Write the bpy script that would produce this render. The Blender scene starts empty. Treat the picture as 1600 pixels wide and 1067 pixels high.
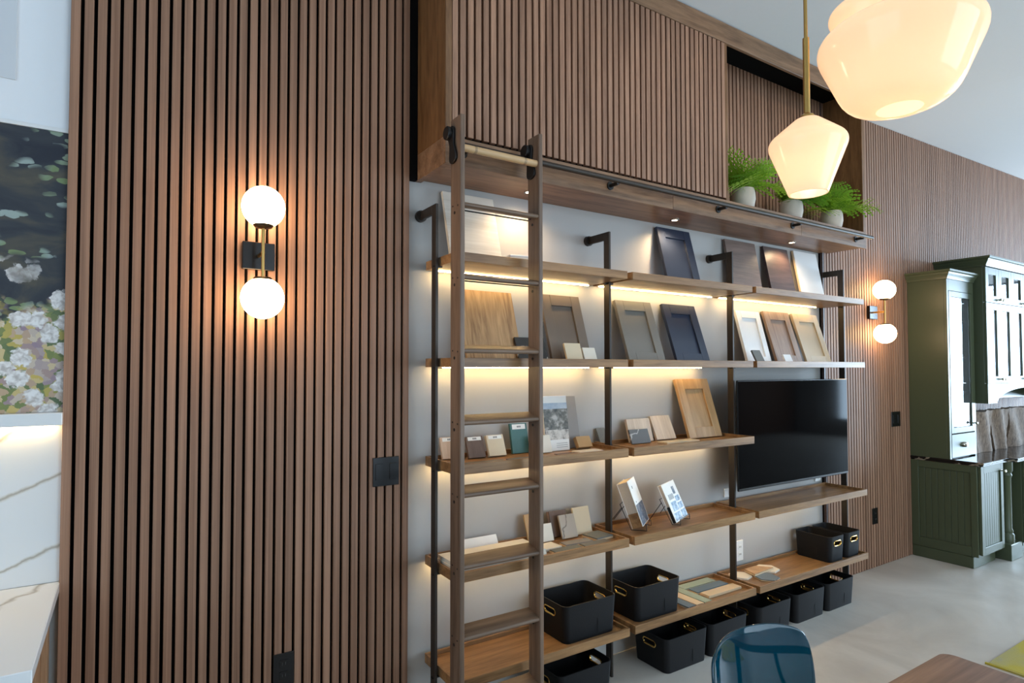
import bpy, bmesh, math, random
from mathutils import Vector, Matrix, Euler
random.seed(7)
R = math.radians
scn = bpy.context.scene
COL = scn.collection

# ------------------------------------------------------------------ camera
cd = bpy.data.cameras.new('camera')
cd.sensor_width = 36.0
cd.lens = 922.1 / 1600 * 36
cd.shift_x = 37.95 / 1600
cd.shift_y = 15.0 / 1600
cd.clip_start = 0.05
camo = bpy.data.objects.new('camera', cd)
COL.objects.link(camo)
camo.location = (0, -2.4, 1.542)
camo.rotation_euler = (R(90 + 1.694), R(0.0), R(-31.524))
scn.camera = camo

# ------------------------------------------------------------------ world, daylight, exposure
w = bpy.data.worlds.new('world')
scn.world = w
w.use_nodes = True
bg = w.node_tree.nodes['Background']
bg.inputs['Color'].default_value = (0.62, 0.80, 1.0, 1)
bg.inputs['Strength'].default_value = 1.5

def area(name, loc, rot, sx, sy, power, col, spread=180):
    l = bpy.data.lights.new(name, 'AREA')
    l.shape = 'RECTANGLE'; l.size = sx; l.size_y = sy
    l.energy = power; l.color = col; l.spread = R(spread)
    o = bpy.data.objects.new(name, l); COL.objects.link(o)
    o.location = loc; o.rotation_euler = rot
    return o
DAY = (0.58, 0.79, 1.0)
# daylight through the shop front window at the far end and an added fill window behind the camera
area('window_daylight', (13.95, -3.2, 1.75), (0, R(90), 0), 2.7, 4.2, 900, DAY)
area('window_daylight', (4.0, -6.35, 1.75), (R(90), 0, 0), 4.6, 2.7, 155, (0.66, 0.84, 1.0))

area('window_daylight', (-1.85, -2.2, 1.9), (0, R(-90), 0), 1.7, 2.4, 19, DAY)

vs = scn.view_settings
vs.view_transform = 'Standard'; vs.look = 'None'; vs.gamma = 1.0
vs.use_curve_mapping = False
vs.exposure = 0.0
scn.cycles.use_denoising = True
scn.cycles.max_bounces = 10
scn.cycles.diffuse_bounces = 5
scn.cycles.transparent_max_bounces = 12
scn.cycles.caustics_reflective = False
scn.cycles.caustics_refractive = False
scn.cycles.sample_clamp_indirect = 6.0

# ------------------------------------------------------------------ materials
def srgb(r, g, b):
    f = lambda c: (c / 255 / 12.92) if c / 255 <= 0.04045 else ((c / 255 + 0.055) / 1.055) ** 2.4
    return (f(r), f(g), f(b), 1)

def base(name):
    m = bpy.data.materials.new(name); m.use_nodes = True
    nt = m.node_tree
    return m, nt, nt.nodes['Principled BSDF']

def N(nt, t, **kw):
    n = nt.nodes.new(t)
    for k, v in kw.items(): setattr(n, k, v)
    return n

def L(nt, a, b): nt.links.new(a, b)

def plain(name, col, rough=0.5, metal=0.0, spec=0.5, noise=0.0, bump=0.0, scale=40, emit=None, es=0, trans=0.0, ior=1.45, coat=0.0):
    m, nt, p = base(name)
    p.inputs['Base Color'].default_value = col
    p.inputs['Roughness'].default_value = rough
    p.inputs['Metallic'].default_value = metal
    p.inputs['Specular IOR Level'].default_value = spec
    p.inputs['Transmission Weight'].default_value = trans
    p.inputs['IOR'].default_value = ior
    p.inputs['Coat Weight'].default_value = coat
    tc = N(nt, 'ShaderNodeTexCoord')
    nz = N(nt, 'ShaderNodeTexNoise'); nz.inputs['Scale'].default_value = scale; nz.inputs['Detail'].default_value = 4
    L(nt, tc.outputs['Object'], nz.inputs['Vector'])
    if noise:
        mx = N(nt, 'ShaderNodeMix', data_type='RGBA')
        d = tuple(c * (1 - noise) for c in col[:3]) + (1,)
        l = tuple(min(1, c * (1 + noise)) for c in col[:3]) + (1,)
        mx.inputs[6].default_value = d; mx.inputs[7].default_value = l
        L(nt, nz.outputs['Fac'], mx.inputs[0]); L(nt, mx.outputs[2], p.inputs['Base Color'])
    if bump:
        b = N(nt, 'ShaderNodeBump'); b.inputs['Strength'].default_value = bump; b.inputs['Distance'].default_value = 0.004
        L(nt, nz.outputs['Fac'], b.inputs['Height']); L(nt, b.outputs['Normal'], p.inputs['Normal'])
    if emit:
        p.inputs['Emission Color'].default_value = emit
        p.inputs['Emission Strength'].default_value = es
    return m

def wood(name, c1, c2, axis='Z', scale=14.0, stretch=0.06, rough=0.5, vary=0.12, spec=0.4, ringy=0.0, bump=0.05, coat=0.0):
    """streaky grain along one axis; every object gets its own offset and a slightly different tone"""
    m, nt, p = base(name)
    tc = N(nt, 'ShaderNodeTexCoord'); oi = N(nt, 'ShaderNodeObjectInfo')
    off = N(nt, 'ShaderNodeVectorMath', operation='SCALE'); off.inputs[0].default_value = (17.3, 29.1, 41.7)
    L(nt, oi.outputs['Random'], off.inputs['Scale'])
    add = N(nt, 'ShaderNodeVectorMath', operation='ADD')
    L(nt, tc.outputs['Object'], add.inputs[0]); L(nt, off.outputs['Vector'], add.inputs[1])
    mp = N(nt, 'ShaderNodeMapping')
    s = [scale] * 3; s['XYZ'.index(axis)] = scale * stretch
    mp.inputs['Scale'].default_value = s
    L(nt, add.outputs['Vector'], mp.inputs['Vector'])
    n1 = N(nt, 'ShaderNodeTexNoise'); n1.inputs['Scale'].default_value = 2.0; n1.inputs['Detail'].default_value = 5; n1.inputs['Distortion'].default_value = 0.6 + ringy
    n2 = N(nt, 'ShaderNodeTexNoise'); n2.inputs['Scale'].default_value = 14.0; n2.inputs['Detail'].default_value = 3
    L(nt, mp.outputs['Vector'], n1.inputs['Vector']); L(nt, mp.outputs['Vector'], n2.inputs['Vector'])
    ma = N(nt, 'ShaderNodeMath', operation='MULTIPLY_ADD'); ma.inputs[1].default_value = 0.45
    L(nt, n2.outputs['Fac'], ma.inputs[0]); L(nt, n1.outputs['Fac'], ma.inputs[2])
    rp = N(nt, 'ShaderNodeValToRGB')
    rp.color_ramp.elements[0].position = 0.48; rp.color_ramp.elements[0].color = c1
    rp.color_ramp.elements[1].position = 0.95; rp.color_ramp.elements[1].color = c2
    L(nt, ma.outputs[0], rp.inputs['Fac'])
    hs = N(nt, 'ShaderNodeHueSaturation')
    mr = N(nt, 'ShaderNodeMapRange'); mr.inputs['To Min'].default_value = 1 - vary; mr.inputs['To Max'].default_value = 1 + vary
    L(nt, oi.outputs['Random'], mr.inputs['Value']); L(nt, mr.outputs['Result'], hs.inputs['Value'])
    L(nt, rp.outputs['Color'], hs.inputs['Color']); L(nt, hs.outputs['Color'], p.inputs['Base Color'])
    p.inputs['Roughness'].default_value = rough; p.inputs['Specular IOR Level'].default_value = spec
    p.inputs['Coat Weight'].default_value = coat; p.inputs['Coat Roughness'].default_value = 0.25
    if bump:
        b = N(nt, 'ShaderNodeBump'); b.inputs['Strength'].default_value = bump; b.inputs['Distance'].default_value = 0.002
        L(nt, ma.outputs[0], b.inputs['Height']); L(nt, b.outputs['Normal'], p.inputs['Normal'])
    return m

def marble(name, c0, c1, scale, rough, rot=(0, 0, 0.6), width=0.06, warp=1.5, soft=None):
    m, nt, p = base(name)
    tc = N(nt, 'ShaderNodeTexCoord'); mp = N(nt, 'ShaderNodeMapping'); mp.inputs['Rotation'].default_value = rot
    L(nt, tc.outputs['Object'], mp.inputs['Vector'])
    nz = N(nt, 'ShaderNodeTexNoise'); nz.inputs['Scale'].default_value = scale * 0.7; nz.inputs['Detail'].default_value = 6
    L(nt, mp.outputs['Vector'], nz.inputs['Vector'])
    ad = N(nt, 'ShaderNodeVectorMath', operation='MULTIPLY_ADD'); ad.inputs[1].default_value = (warp / scale,) * 3
    L(nt, nz.outputs['Color'], ad.inputs[0]); L(nt, mp.outputs['Vector'], ad.inputs[2])
    wv = N(nt, 'ShaderNodeTexWave'); wv.bands_direction = 'Z'; wv.inputs['Scale'].default_value = scale * 0.35; wv.inputs['Distortion'].default_value = 1.2
    wv.inputs['Detail'].default_value = 3
    L(nt, ad.outputs['Vector'], wv.inputs['Vector'])
    rp = N(nt, 'ShaderNodeValToRGB'); e = rp.color_ramp.elements
    e[0].position = 0.0; e[0].color = c1
    e[1].position = width; e[1].color = c0
    if soft:
        x = e.new(min(0.9, width * 4)); x.color = c0
        e[1].color = soft
    L(nt, wv.outputs['Fac'], rp.inputs['Fac']); L(nt, rp.outputs['Color'], p.inputs['Base Color'])
    p.inputs['Roughness'].default_value = rough
    return m

M = {}
M['slat'] = wood('slat walnut veneer', srgb(114, 81, 61), srgb(164, 125, 100), 'Z', 26, 0.03, rough=0.55, vary=0.10)
M['cab'] = wood('stained cabinet wood', srgb(88, 58, 32), srgb(132, 94, 58), 'Z', 9, 0.12, rough=0.42, vary=0.0, ringy=1.0)
M['cabx'] = wood('stained fascia wood', srgb(96, 68, 46), srgb(146, 112, 84), 'X', 9, 0.10, rough=0.38, vary=0.0, ringy=0.6)
M['shelf'] = wood('shelf walnut', srgb(106, 74, 44), srgb(164, 124, 82), 'X', 12, 0.07, rough=0.36, vary=0.06)
M['ladder'] = wood('ladder walnut', srgb(88, 69, 55), srgb(128, 105, 87), 'Z', 14, 0.06, rough=0.42, vary=0.04)
M['tread'] = wood('ladder tread walnut', srgb(90, 70, 55), srgb(130, 106, 86), 'X', 14, 0.06, rough=0.42, vary=0.04)
M['bar'] = wood('maple', srgb(176, 140, 98), srgb(206, 172, 128), 'X', 12, 0.08, rough=0.4, vary=0.0)
M['table'] = wood('table walnut', srgb(88, 62, 48), srgb(140, 108, 88), 'X', 8, 0.05, rough=0.38, vary=0.0, ringy=1.4)
M['oak'] = wood('oak', srgb(138, 106, 72), srgb(190, 156, 112), 'Z', 9, 0.10, rough=0.5, vary=0.03, ringy=2.0)
M['oakdoor'] = wood('natural oak door', srgb(160, 122, 80), srgb(196, 158, 112), 'Z', 11, 0.08, rough=0.32, vary=0.05)
M['taupewood'] = wood('taupe stained wood', srgb(128, 104, 88), srgb(160, 136, 118), 'Z', 12, 0.07, rough=0.4, vary=0.04)
M['greybrown'] = wood('grey brown wood', srgb(98, 82, 74), srgb(132, 112, 102), 'X', 9, 0.08, rough=0.36, vary=0.0, ringy=1)
M['espresso'] = wood('espresso wood', srgb(54, 42, 40), srgb(84, 66, 62), 'X', 9, 0.08, rough=0.4, vary=0.0, ringy=1)
M['whitewood'] = wood('whitewashed wood', srgb(206, 196, 180), srgb(232, 224, 210), 'X', 12, 0.06, rough=0.5, vary=0.0)
M['basewood'] = wood('counter base wood', srgb(140, 104, 74), srgb(176, 138, 104), 'Z', 10, 0.08, rough=0.45, vary=0.0)
M['felt'] = plain('black felt backing', srgb(14, 13, 13), 0.95, spec=0.1)
M['wallp'] = plain('white wall paint', srgb(176, 174, 170), 0.7, noise=0.015, bump=0.03, scale=60)
M['ceil'] = plain('ceiling paint', srgb(232, 234, 236), 0.85, noise=0.01)
M['panelw'] = plain('pale grey panel paint', srgb(208, 211, 214), 0.6)
M['metal'] = plain('blackened steel', srgb(58, 51, 45), 0.42, metal=0.5, noise=0.1, scale=30)
M['black'] = plain('matte black', srgb(16, 16, 17), 0.45, noise=0.1)
M['plate'] = plain('black plate', srgb(12, 12, 13), 0.25)
M['brass'] = plain('satin brass', srgb(196, 158, 92), 0.28, metal=1.0)
M['bronze'] = plain('dark bronze', srgb(96, 78, 58), 0.35, metal=1.0)
M['gold'] = plain('polished gold', srgb(222, 182, 104), 0.18, metal=1.0)
M['basket'] = plain('black leatherette', srgb(19, 18, 19), 0.6, spec=0.3, noise=0.12, bump=0.12, scale=220)
M['globe'] = plain('lit opal globe', srgb(255, 244, 226), 0.2, emit=(1.0, 0.68, 0.38, 1), es=20.0)
M['led'] = plain('warm led strip', srgb(255, 230, 190), 0.4, emit=(1.0, 0.70, 0.31, 1), es=50.0)
M['puckl'] = plain('lit puck lens', srgb(255, 240, 220), 0.3, emit=(1.0, 0.80, 0.55, 1), es=25.0)
M['bulb'] = plain('lit bulb', srgb(255, 240, 220), 0.3, emit=(1.0, 0.82, 0.6, 1), es=4.0)
M['white'] = plain('white paint', srgb(226, 226, 224), 0.38)
M['cream'] = plain('cream laminate', srgb(214, 196, 164), 0.45, noise=0.02)
M['beige'] = plain('beige paint', srgb(186, 168, 140), 0.4, noise=0.02)
M['taupe'] = plain('taupe paint', srgb(112, 100, 88), 0.42, noise=0.02)
M['greyp'] = plain('warm grey paint', srgb(116, 112, 104), 0.4, noise=0.02)
M['navy'] = plain('navy paint', srgb(44, 52, 70), 0.32, noise=0.02)
M['teal'] = plain('teal laminate', srgb(62, 104, 98), 0.45, noise=0.05)
M['brownl'] = wood('brown laminate', srgb(92, 72, 60), srgb(112, 90, 76), 'Z', 20, 0.1, rough=0.5, vary=0.0)
M['pinkwood'] = wood('pale birch laminate', srgb(196, 164, 136), srgb(218, 190, 162), 'Z', 20, 0.06, rough=0.5, vary=0.0)
M['tan'] = plain('tan stone', srgb(176, 142, 98), 0.6, noise=0.06)
M['pale'] = plain('pale laminate', srgb(224, 214, 196), 0.5, noise=0.02)
M['trav'] = wood('travertine', srgb(184, 162, 140), srgb(214, 196, 174), 'Z', 14, 0.08, rough=0.5, vary=0.08)
M['stoned'] = marble('dark grey stone', srgb(92, 90, 88), srgb(170, 166, 160), 8, 0.4, (0.5, 0.8, 0.3), 0.02)
M['stoneg'] = plain('grey stone', srgb(132, 126, 120), 0.5, noise=0.1, scale=20)
M['slate'] = plain('slate tile', srgb(104, 106, 102), 0.5, noise=0.12, scale=30)
M['greent'] = plain('pale green glazed tile', srgb(150, 162, 142), 0.25, noise=0.1, scale=18)
M['bluet'] = plain('blue grey tile', srgb(86, 104, 116), 0.3, noise=0.1, scale=18)
M['bisque'] = plain('bisque tile', srgb(212, 186, 150), 0.35, noise=0.05, scale=18)
M['branch'] = marble('branch veined tile', srgb(170, 156, 138), srgb(112, 98, 84), 12, 0.4, (0.2, 1.3, 0.2), 0.05)
M['dmarble'] = marble('black veined marble', srgb(46, 44, 42), srgb(190, 182, 172), 10, 0.2, (0.3, 0.6, 0.5), 0.03)
M['paper'] = plain('paper', srgb(236, 232, 224), 0.6, noise=0.02)
M['ink'] = plain('print ink', srgb(70, 68, 66), 0.6)
M['green'] = plain('green cabinet paint', srgb(76, 83, 62), 0.34, noise=0.02, spec=0.4)
M['tvs'] = plain('tv screen', srgb(4, 4, 5), 0.06, spec=0.035)
M['tvb'] = plain('tv bezel', srgb(14, 14, 16), 0.3)
M['pot'] = plain('bisque pot', srgb(196, 184, 170), 0.75, noise=0.05, bump=0.1)
M['soil'] = plain('soil', srgb(40, 30, 22), 0.95, noise=0.3, bump=0.5)
M['chrome'] = plain('brushed nickel', srgb(206, 198, 184), 0.22, metal=1.0)
M['white_plate'] = plain('white plastic', srgb(236, 236, 232), 0.3)
M['glass'] = plain('cabinet glass', (0.9, 0.95, 1.0, 1), 0.02, trans=0.92, ior=1.45, spec=0.9)
M['teal_pc'] = plain('teal polycarbonate', srgb(0, 76, 98), 0.05, spec=0.25, trans=0.6, ior=1.5)
M['inside'] = wood('cabinet interior maple', srgb(170, 136, 104), srgb(196, 164, 132), 'Z', 10, 0.1, vary=0.0)
M['bark'] = wood('rough brown stone', srgb(84, 66, 52), srgb(150, 128, 108), 'Z', 16, 0.25, rough=0.8, vary=0.1, bump=0.6, ringy=2)
M['bcounter'] = marble('black marble counter', srgb(18, 17, 17), srgb(150, 136, 118), 7, 0.12, (0.4, 0.7, 0.2), 0.03)
M['wmarble'] = marble('white marble', srgb(226, 227, 226), srgb(178, 172, 160), 4.6, 0.16, (0.15, 0.42, 0.1), 0.005, 0.7, soft=srgb(214, 211, 204))

def leaf_mat():
    m, nt, p = base('fern leaf')
    oi = N(nt, 'ShaderNodeObjectInfo'); rp = N(nt, 'ShaderNodeValToRGB')
    rp.color_ramp.elements[0].color = srgb(84, 136, 34); rp.color_ramp.elements[1].color = srgb(168, 204, 66)
    L(nt, oi.outputs['Random'], rp.inputs['Fac']); L(nt, rp.outputs['Color'], p.inputs['Base Color'])
    p.inputs['Roughness'].default_value = 0.5
    tr = N(nt, 'ShaderNodeBsdfTranslucent'); L(nt, rp.outputs['Color'], tr.inputs['Color'])
    mx = N(nt, 'ShaderNodeMixShader'); mx.inputs[0].default_value = 0.45
    L(nt, p.outputs[0], mx.inputs[1]); L(nt, tr.outputs[0], mx.inputs[2])
    L(nt, mx.outputs[0], nt.nodes['Material Output'].inputs['Surface'])
    return m
M['leaf'] = leaf_mat()

def opal_mat():
    m, nt, p = base('opal glass shade')
    p.inputs['Base Color'].default_value = srgb(246, 222, 192); p.inputs['Roughness'].default_value = 0.08
    p.inputs['Emission Color'].default_value = (1.0, 0.86, 0.66, 1); p.inputs['Emission Strength'].default_value = 0.27
    tr = N(nt, 'ShaderNodeBsdfTranslucent'); tr.inputs['Color'].default_value = srgb(255, 244, 228)
    mx = N(nt, 'ShaderNodeMixShader'); mx.inputs[0].default_value = 0.4
    L(nt, p.outputs[0], mx.inputs[1]); L(nt, tr.outputs[0], mx.inputs[2])
    L(nt, mx.outputs[0], nt.nodes['Material Output'].inputs['Surface'])
    return m
M['opal'] = opal_mat()

def floor_mat():
    m, nt, p = base('polished concrete')
    tc = N(nt, 'ShaderNodeTexCoord')
    n1 = N(nt, 'ShaderNodeTexNoise'); n1.inputs['Scale'].default_value = 1.3; n1.inputs['Detail'].default_value = 8; n1.inputs['Roughness'].default_value = 0.62; n1.inputs['Distortion'].default_value = 0.8
    L(nt, tc.outputs['Object'], n1.inputs['Vector'])
    rp = N(nt, 'ShaderNodeValToRGB'); e = rp.color_ramp.elements
    e[0].position = 0.3; e[0].color = srgb(172, 164, 154); e[1].position = 0.7; e[1].color = srgb(204, 198, 188)
    L(nt, n1.outputs['Fac'], rp.inputs['Fac']); L(nt, rp.outputs['Color'], p.inputs['Base Color'])
    n2 = N(nt, 'ShaderNodeTexNoise'); n2.inputs['Scale'].default_value = 6; n2.inputs['Detail'].default_value = 6
    L(nt, tc.outputs['Object'], n2.inputs['Vector'])
    mr = N(nt, 'ShaderNodeMapRange'); mr.inputs['To Min'].default_value = 0.3; mr.inputs['To Max'].default_value = 0.55
    L(nt, n2.outputs['Fac'], mr.inputs['Value']); L(nt, mr.outputs['Result'], p.inputs['Roughness'])
    return m
M['floor'] = floor_mat()

def rug_mat():
    m, nt, p = base('patchy wool rug')
    tc = N(nt, 'ShaderNodeTexCoord')
    n1 = N(nt, 'ShaderNodeTexNoise'); n1.inputs['Scale'].default_value = 2.6; n1.inputs['Detail'].default_value = 3; n1.inputs['Distortion'].default_value = 1
    n2 = N(nt, 'ShaderNodeTexNoise'); n2.inputs['Scale'].default_value = 160; n2.inputs['Detail'].default_value = 2
    L(nt, tc.outputs['Object'], n1.inputs['Vector']); L(nt, tc.outputs['Object'], n2.inputs['Vector'])
    rp = N(nt, 'ShaderNodeValToRGB'); e = rp.color_ramp.elements
    e[0].position = 0.30; e[0].color = srgb(132, 140, 150)
    e[1].position = 0.50; e[1].color = srgb(172, 158, 52)
    x = e.new(0.40); x.color = srgb(160, 152, 96)
    L(nt, n1.outputs['Fac'], rp.inputs['Fac']); L(nt, rp.outputs['Color'], p.inputs['Base Color'])
    p.inputs['Roughness'].default_value = 0.95
    b = N(nt, 'ShaderNodeBump'); b.inputs['Strength'].default_value = 0.6; b.inputs['Distance'].default_value = 0.004
    L(nt, n2.outputs['Fac'], b.inputs['Height']); L(nt, b.outputs['Normal'], p.inputs['Normal'])
    return m
M['rug'] = rug_mat()

def mural_mat():
    """painted dark garden: leaves over a dark ground, white blossoms gathering towards the bottom"""
    m, nt, p = base('painted floral mural')
    tc = N(nt, 'ShaderNodeTexCoord'); sep = N(nt, 'ShaderNodeSeparateXYZ'); L(nt, tc.outputs['Object'], sep.inputs[0])
    cb = N(nt, 'ShaderNodeCombineXYZ'); L(nt, sep.outputs['X'], cb.inputs[0]); L(nt, sep.outputs['Z'], cb.inputs[1])
    z = sep.outputs['Z']                    # 0 at the foot of the mural, 0.92 at its top
    def vec(off=(0, 0, 0), st=(1, 1, 1), rot=0.0):
        mp = N(nt, 'ShaderNodeMapping'); mp.inputs['Location'].default_value = off; mp.inputs['Scale'].default_value = st; mp.inputs['Rotation'].default_value = (0, 0, rot)
        L(nt, cb.outputs[0], mp.inputs['Vector']); return mp.outputs['Vector']
    def noise(v, sc, det=4, dist=0.0):
        n = N(nt, 'ShaderNodeTexNoise'); n.inputs['Scale'].default_value = sc; n.inputs['Detail'].default_value = det; n.inputs['Distortion'].default_value = dist
        L(nt, v, n.inputs['Vector']); return n
    def warp(v, sc, amt):
        n = noise(v, sc, 3)
        x = N(nt, 'ShaderNodeVectorMath', operation='MULTIPLY_ADD'); x.inputs[1].default_value = (amt,) * 3
        L(nt, n.outputs['Color'], x.inputs[0]); L(nt, v, x.inputs[2]); return x.outputs[0]
    def vor(v, sc, feat='F1', out='Distance', rnd=1.0):
        n = N(nt, 'ShaderNodeTexVoronoi', voronoi_dimensions='2D', feature=feat); n.inputs['Scale'].default_value = sc; n.inputs['Randomness'].default_value = rnd
        L(nt, v, n.inputs['Vector']); return n.outputs[out]
    def ramp(f, stops):
        r = N(nt, 'ShaderNodeValToRGB'); e = r.color_ramp.elements
        e[0].position, e[0].color = stops[0]; e[1].position, e[1].color = stops[-1]
        for q in stops[1:-1]: x = e.new(q[0]); x.color = q[1]
        L(nt, f, r.inputs['Fac']); return r.outputs['Color']
    def mix(f, a, b):
        x = N(nt, 'ShaderNodeMix', data_type='RGBA'); L(nt, f, x.inputs[0]); L(nt, a, x.inputs[6]); L(nt, b, x.inputs[7]); return x.outputs[2]
    def math_(op, a, b):
        x = N(nt, 'ShaderNodeMath', operation=op)
        for i, q in enumerate((a, b)):
            if isinstance(q, (int, float)): x.inputs[i].default_value = q
            else: L(nt, q, x.inputs[i])
        return x.outputs[0]
    W, K = (1, 1, 1, 1), (0, 0, 0, 1)
    ground = ramp(noise(vec(st=(0.8, 1.6, 1)), 6, 6, 1.0).outputs['Fac'], [(0.32, srgb(30, 36, 48)), (0.5, srgb(50, 54, 60)), (0.66, srgb(82, 78, 66))])
    # loose pale leaves in drifts
    lv = vor(warp(vec((1.3, 0.4, 0), (1, 2.0, 1), 0.25), 14, 0.05), 17)
    drift = noise(vec((5, 2, 0), (1, 1.8, 1)), 4.5, 2).outputs['Fac']
    lm = math_('MULTIPLY', ramp(lv, [(0.30, W), (0.34, K)]), ramp(drift, [(0.54, K), (0.60, W)]))
    lc = ramp(noise(vec((9, 2, 0)), 5, 2).outputs['Fac'], [(0.42, srgb(116, 134, 92)), (0.58, srgb(150, 164, 158))])
    c = mix(lm, ground, lc)
    # undergrowth of yellow, green and mauve dabs
    dab = vor(warp(warp(vec((0.2, 0.9, 0)), 18, 0.05), 90, 0.02), 52, 'F1', 'Color')
    sx = N(nt, 'ShaderNodeSeparateColor'); L(nt, dab, sx.inputs[0])
    under = ramp(sx.outputs[0], [(0.0, srgb(86, 104, 76)), (0.22, srgb(132, 140, 80)), (0.42, srgb(196, 172, 92)), (0.60, srgb(206, 190, 168)), (0.78, srgb(150, 130, 142)), (0.95, srgb(188, 160, 130))])
    zz = math_('ADD', z, math_('MULTIPLY', noise(vec((4, 4, 0)), 9, 3, 0.4).outputs['Fac'], 0.40))
    c = mix(ramp(zz, [(0.50, W), (0.56, K)]), c, under)
    # white blossoms
    bd = vor(warp(warp(vec((0.05, 0.35, 0)), 34, 0.05), 90, 0.02), 12)
    petal = ramp(bd, [(0.30, W), (0.36, K)])
    zone = ramp(zz, [(0.60, W), (0.70, K)])
    bc = ramp(noise(vec((2, 7, 0)), 60, 3, 0.5).outputs['Fac'], [(0.35, srgb(186, 178, 172)), (0.6, srgb(234, 230, 226))])
    c = mix(math_('MULTIPLY', petal, zone), c, bc)
    L(nt, c, p.inputs['Base Color']); p.inputs['Roughness'].default_value = 0.5
    return m
M['mural'] = mural_mat()

def photo_mat(name, seed, cols, sc=30):
    m, nt, p = base(name)
    tc = N(nt, 'ShaderNodeTexCoord'); mp = N(nt, 'ShaderNodeMapping'); mp.inputs['Location'].default_value = (seed, seed * 2, seed)
    L(nt, tc.outputs['Object'], mp.inputs['Vector'])
    n = N(nt, 'ShaderNodeTexNoise'); n.inputs['Scale'].default_value = sc; n.inputs['Detail'].default_value = 7; n.inputs['Roughness'].default_value = 0.65
    L(nt, mp.outputs['Vector'], n.inputs['Vector'])
    r = N(nt, 'ShaderNodeValToRGB'); e = r.color_ramp.elements
    e[0].position = 0.36; e[0].color = cols[0]; e[1].position = 0.64; e[1].color = cols[-1]
    for i, c in enumerate(cols[1:-1]): x = e.new(0.36 + 0.28 * (i + 1) / (len(cols) - 1)); x.color = c
    L(nt, n.outputs['Fac'], r.inputs['Fac']); L(nt, r.outputs['Color'], p.inputs['Base Color']); p.inputs['Roughness'].default_value = 0.35
    return m
M['photo_trees'] = photo_mat('tree photograph', 1.3, [srgb(50, 52, 46), srgb(110, 104, 92), srgb(190, 182, 172)], 26)
M['photo_sky'] = photo_mat('pale sky photograph', 4.1, [srgb(150, 164, 180), srgb(200, 204, 208)], 10)
M['photo_sand'] = photo_mat('sand photograph', 6.1, [srgb(110, 100, 90), srgb(206, 194, 180), srgb(220, 210, 198)], 30)
M['photo_room'] = photo_mat('room photograph', 2.2, [srgb(40, 60, 84), srgb(110, 140, 166), srgb(196, 206, 214)], 40)
M['photo_dark'] = photo_mat('dark photograph', 8.2, [srgb(30, 40, 56), srgb(74, 84, 100), srgb(150, 140, 136)], 40)
M['bookblock'] = wood('page edges', srgb(176, 160, 142), srgb(206, 192, 174), 'X', 160, 0.02, rough=0.7, vary=0.0)

# ------------------------------------------------------------------ builders
def new_bm(): return bmesh.new()

def bx(bm, x0, x1, y0, y1, z0, z1):
    vs_ = [bm.verts.new(c) for c in ((x0, y0, z0), (x1, y0, z0), (x1, y1, z0), (x0, y1, z0), (x0, y0, z1), (x1, y0, z1), (x1, y1, z1), (x0, y1, z1))]
    for f in ((3, 2, 1, 0), (4, 5, 6, 7), (0, 1, 5, 4), (1, 2, 6, 5), (2, 3, 7, 6), (3, 0, 4, 7)):
        bm.faces.new([vs_[i] for i in f])

def lathe(bm, prof, seg=40, center=(0, 0, 0), close=False):
    rings = []
    for r, z in prof:
        rings.append([bm.verts.new((center[0] + r * math.cos(2 * math.pi * k / seg), center[1] + r * math.sin(2 * math.pi * k / seg), center[2] + z)) for k in range(seg)])
    n = len(rings)
    for i in range(n if close else n - 1):
        a, b = rings[i], rings[(i + 1) % n]
        for k in range(seg):
            bm.faces.new((a[k], a[(k + 1) % seg], b[(k + 1) % seg], b[k]))
    return rings

def cap(bm, ring, flip=False):
    bm.faces.new(list(reversed(ring)) if flip else ring)

def tube(bm, pts, r, seg=10, caps=True):
    pts = [Vector(p) for p in pts]
    rings = []
    up0 = None
    for i, p in enumerate(pts):
        if i == 0: t = pts[1] - pts[0]
        elif i == len(pts) - 1: t = pts[-1] - pts[-2]
        else: t = (pts[i + 1] - pts[i]).normalized() + (pts[i] - pts[i - 1]).normalized()
        t.normalize()
        if up0 is None:
            up0 = Vector((0, 0, 1)) if abs(t.z) < 0.9 else Vector((1, 0, 0))
        a = t.cross(up0).normalized(); b = a.cross(t).normalized(); up0 = b
        rr = r[i] if isinstance(r, (list, tuple)) else r
        rings.append([bm.verts.new(p + a * rr * math.cos(2 * math.pi * k / seg) + b * rr * math.sin(2 * math.pi * k / seg)) for k in range(seg)])
    for i in range(len(rings) - 1):
        A, B = rings[i], rings[i + 1]
        for k in range(seg): bm.faces.new((A[k], A[(k + 1) % seg], B[(k + 1) % seg], B[k]))
    if caps:
        bm.faces.new(list(reversed(rings[0]))); bm.faces.new(rings[-1])

def prism(bm, poly, y0, y1):
    """poly is a list of (x, z); extruded along y"""
    a = [bm.verts.new((x, y0, z)) for x, z in poly]; b = [bm.verts.new((x, y1, z)) for x, z in poly]
    bm.faces.new(a); bm.faces.new(list(reversed(b)))
    n = len(poly)
    for i in range(n): bm.faces.new((a[i], b[i], b[(i + 1) % n], a[(i + 1) % n]))

def finish(bm, name, bev=0.0, seg=1, smooth=False):
    bmesh.ops.recalc_face_normals(bm, faces=bm.faces[:])
    if bev:
        es = [e for e in bm.edges if len(e.link_faces) == 2 and e.calc_face_angle(0) > 0.6]
        bmesh.ops.bevel(bm, geom=es, offset=bev, segments=seg, affect='EDGES', profile=0.5, clamp_overlap=True)
    me = bpy.data.meshes.new(name); bm.to_mesh(me); bm.free()
    if smooth:
        for p in me.polygons: p.use_smooth = True
        try: me.set_sharp_from_angle(angle=R(38))
        except Exception: pass
    return me

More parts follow.
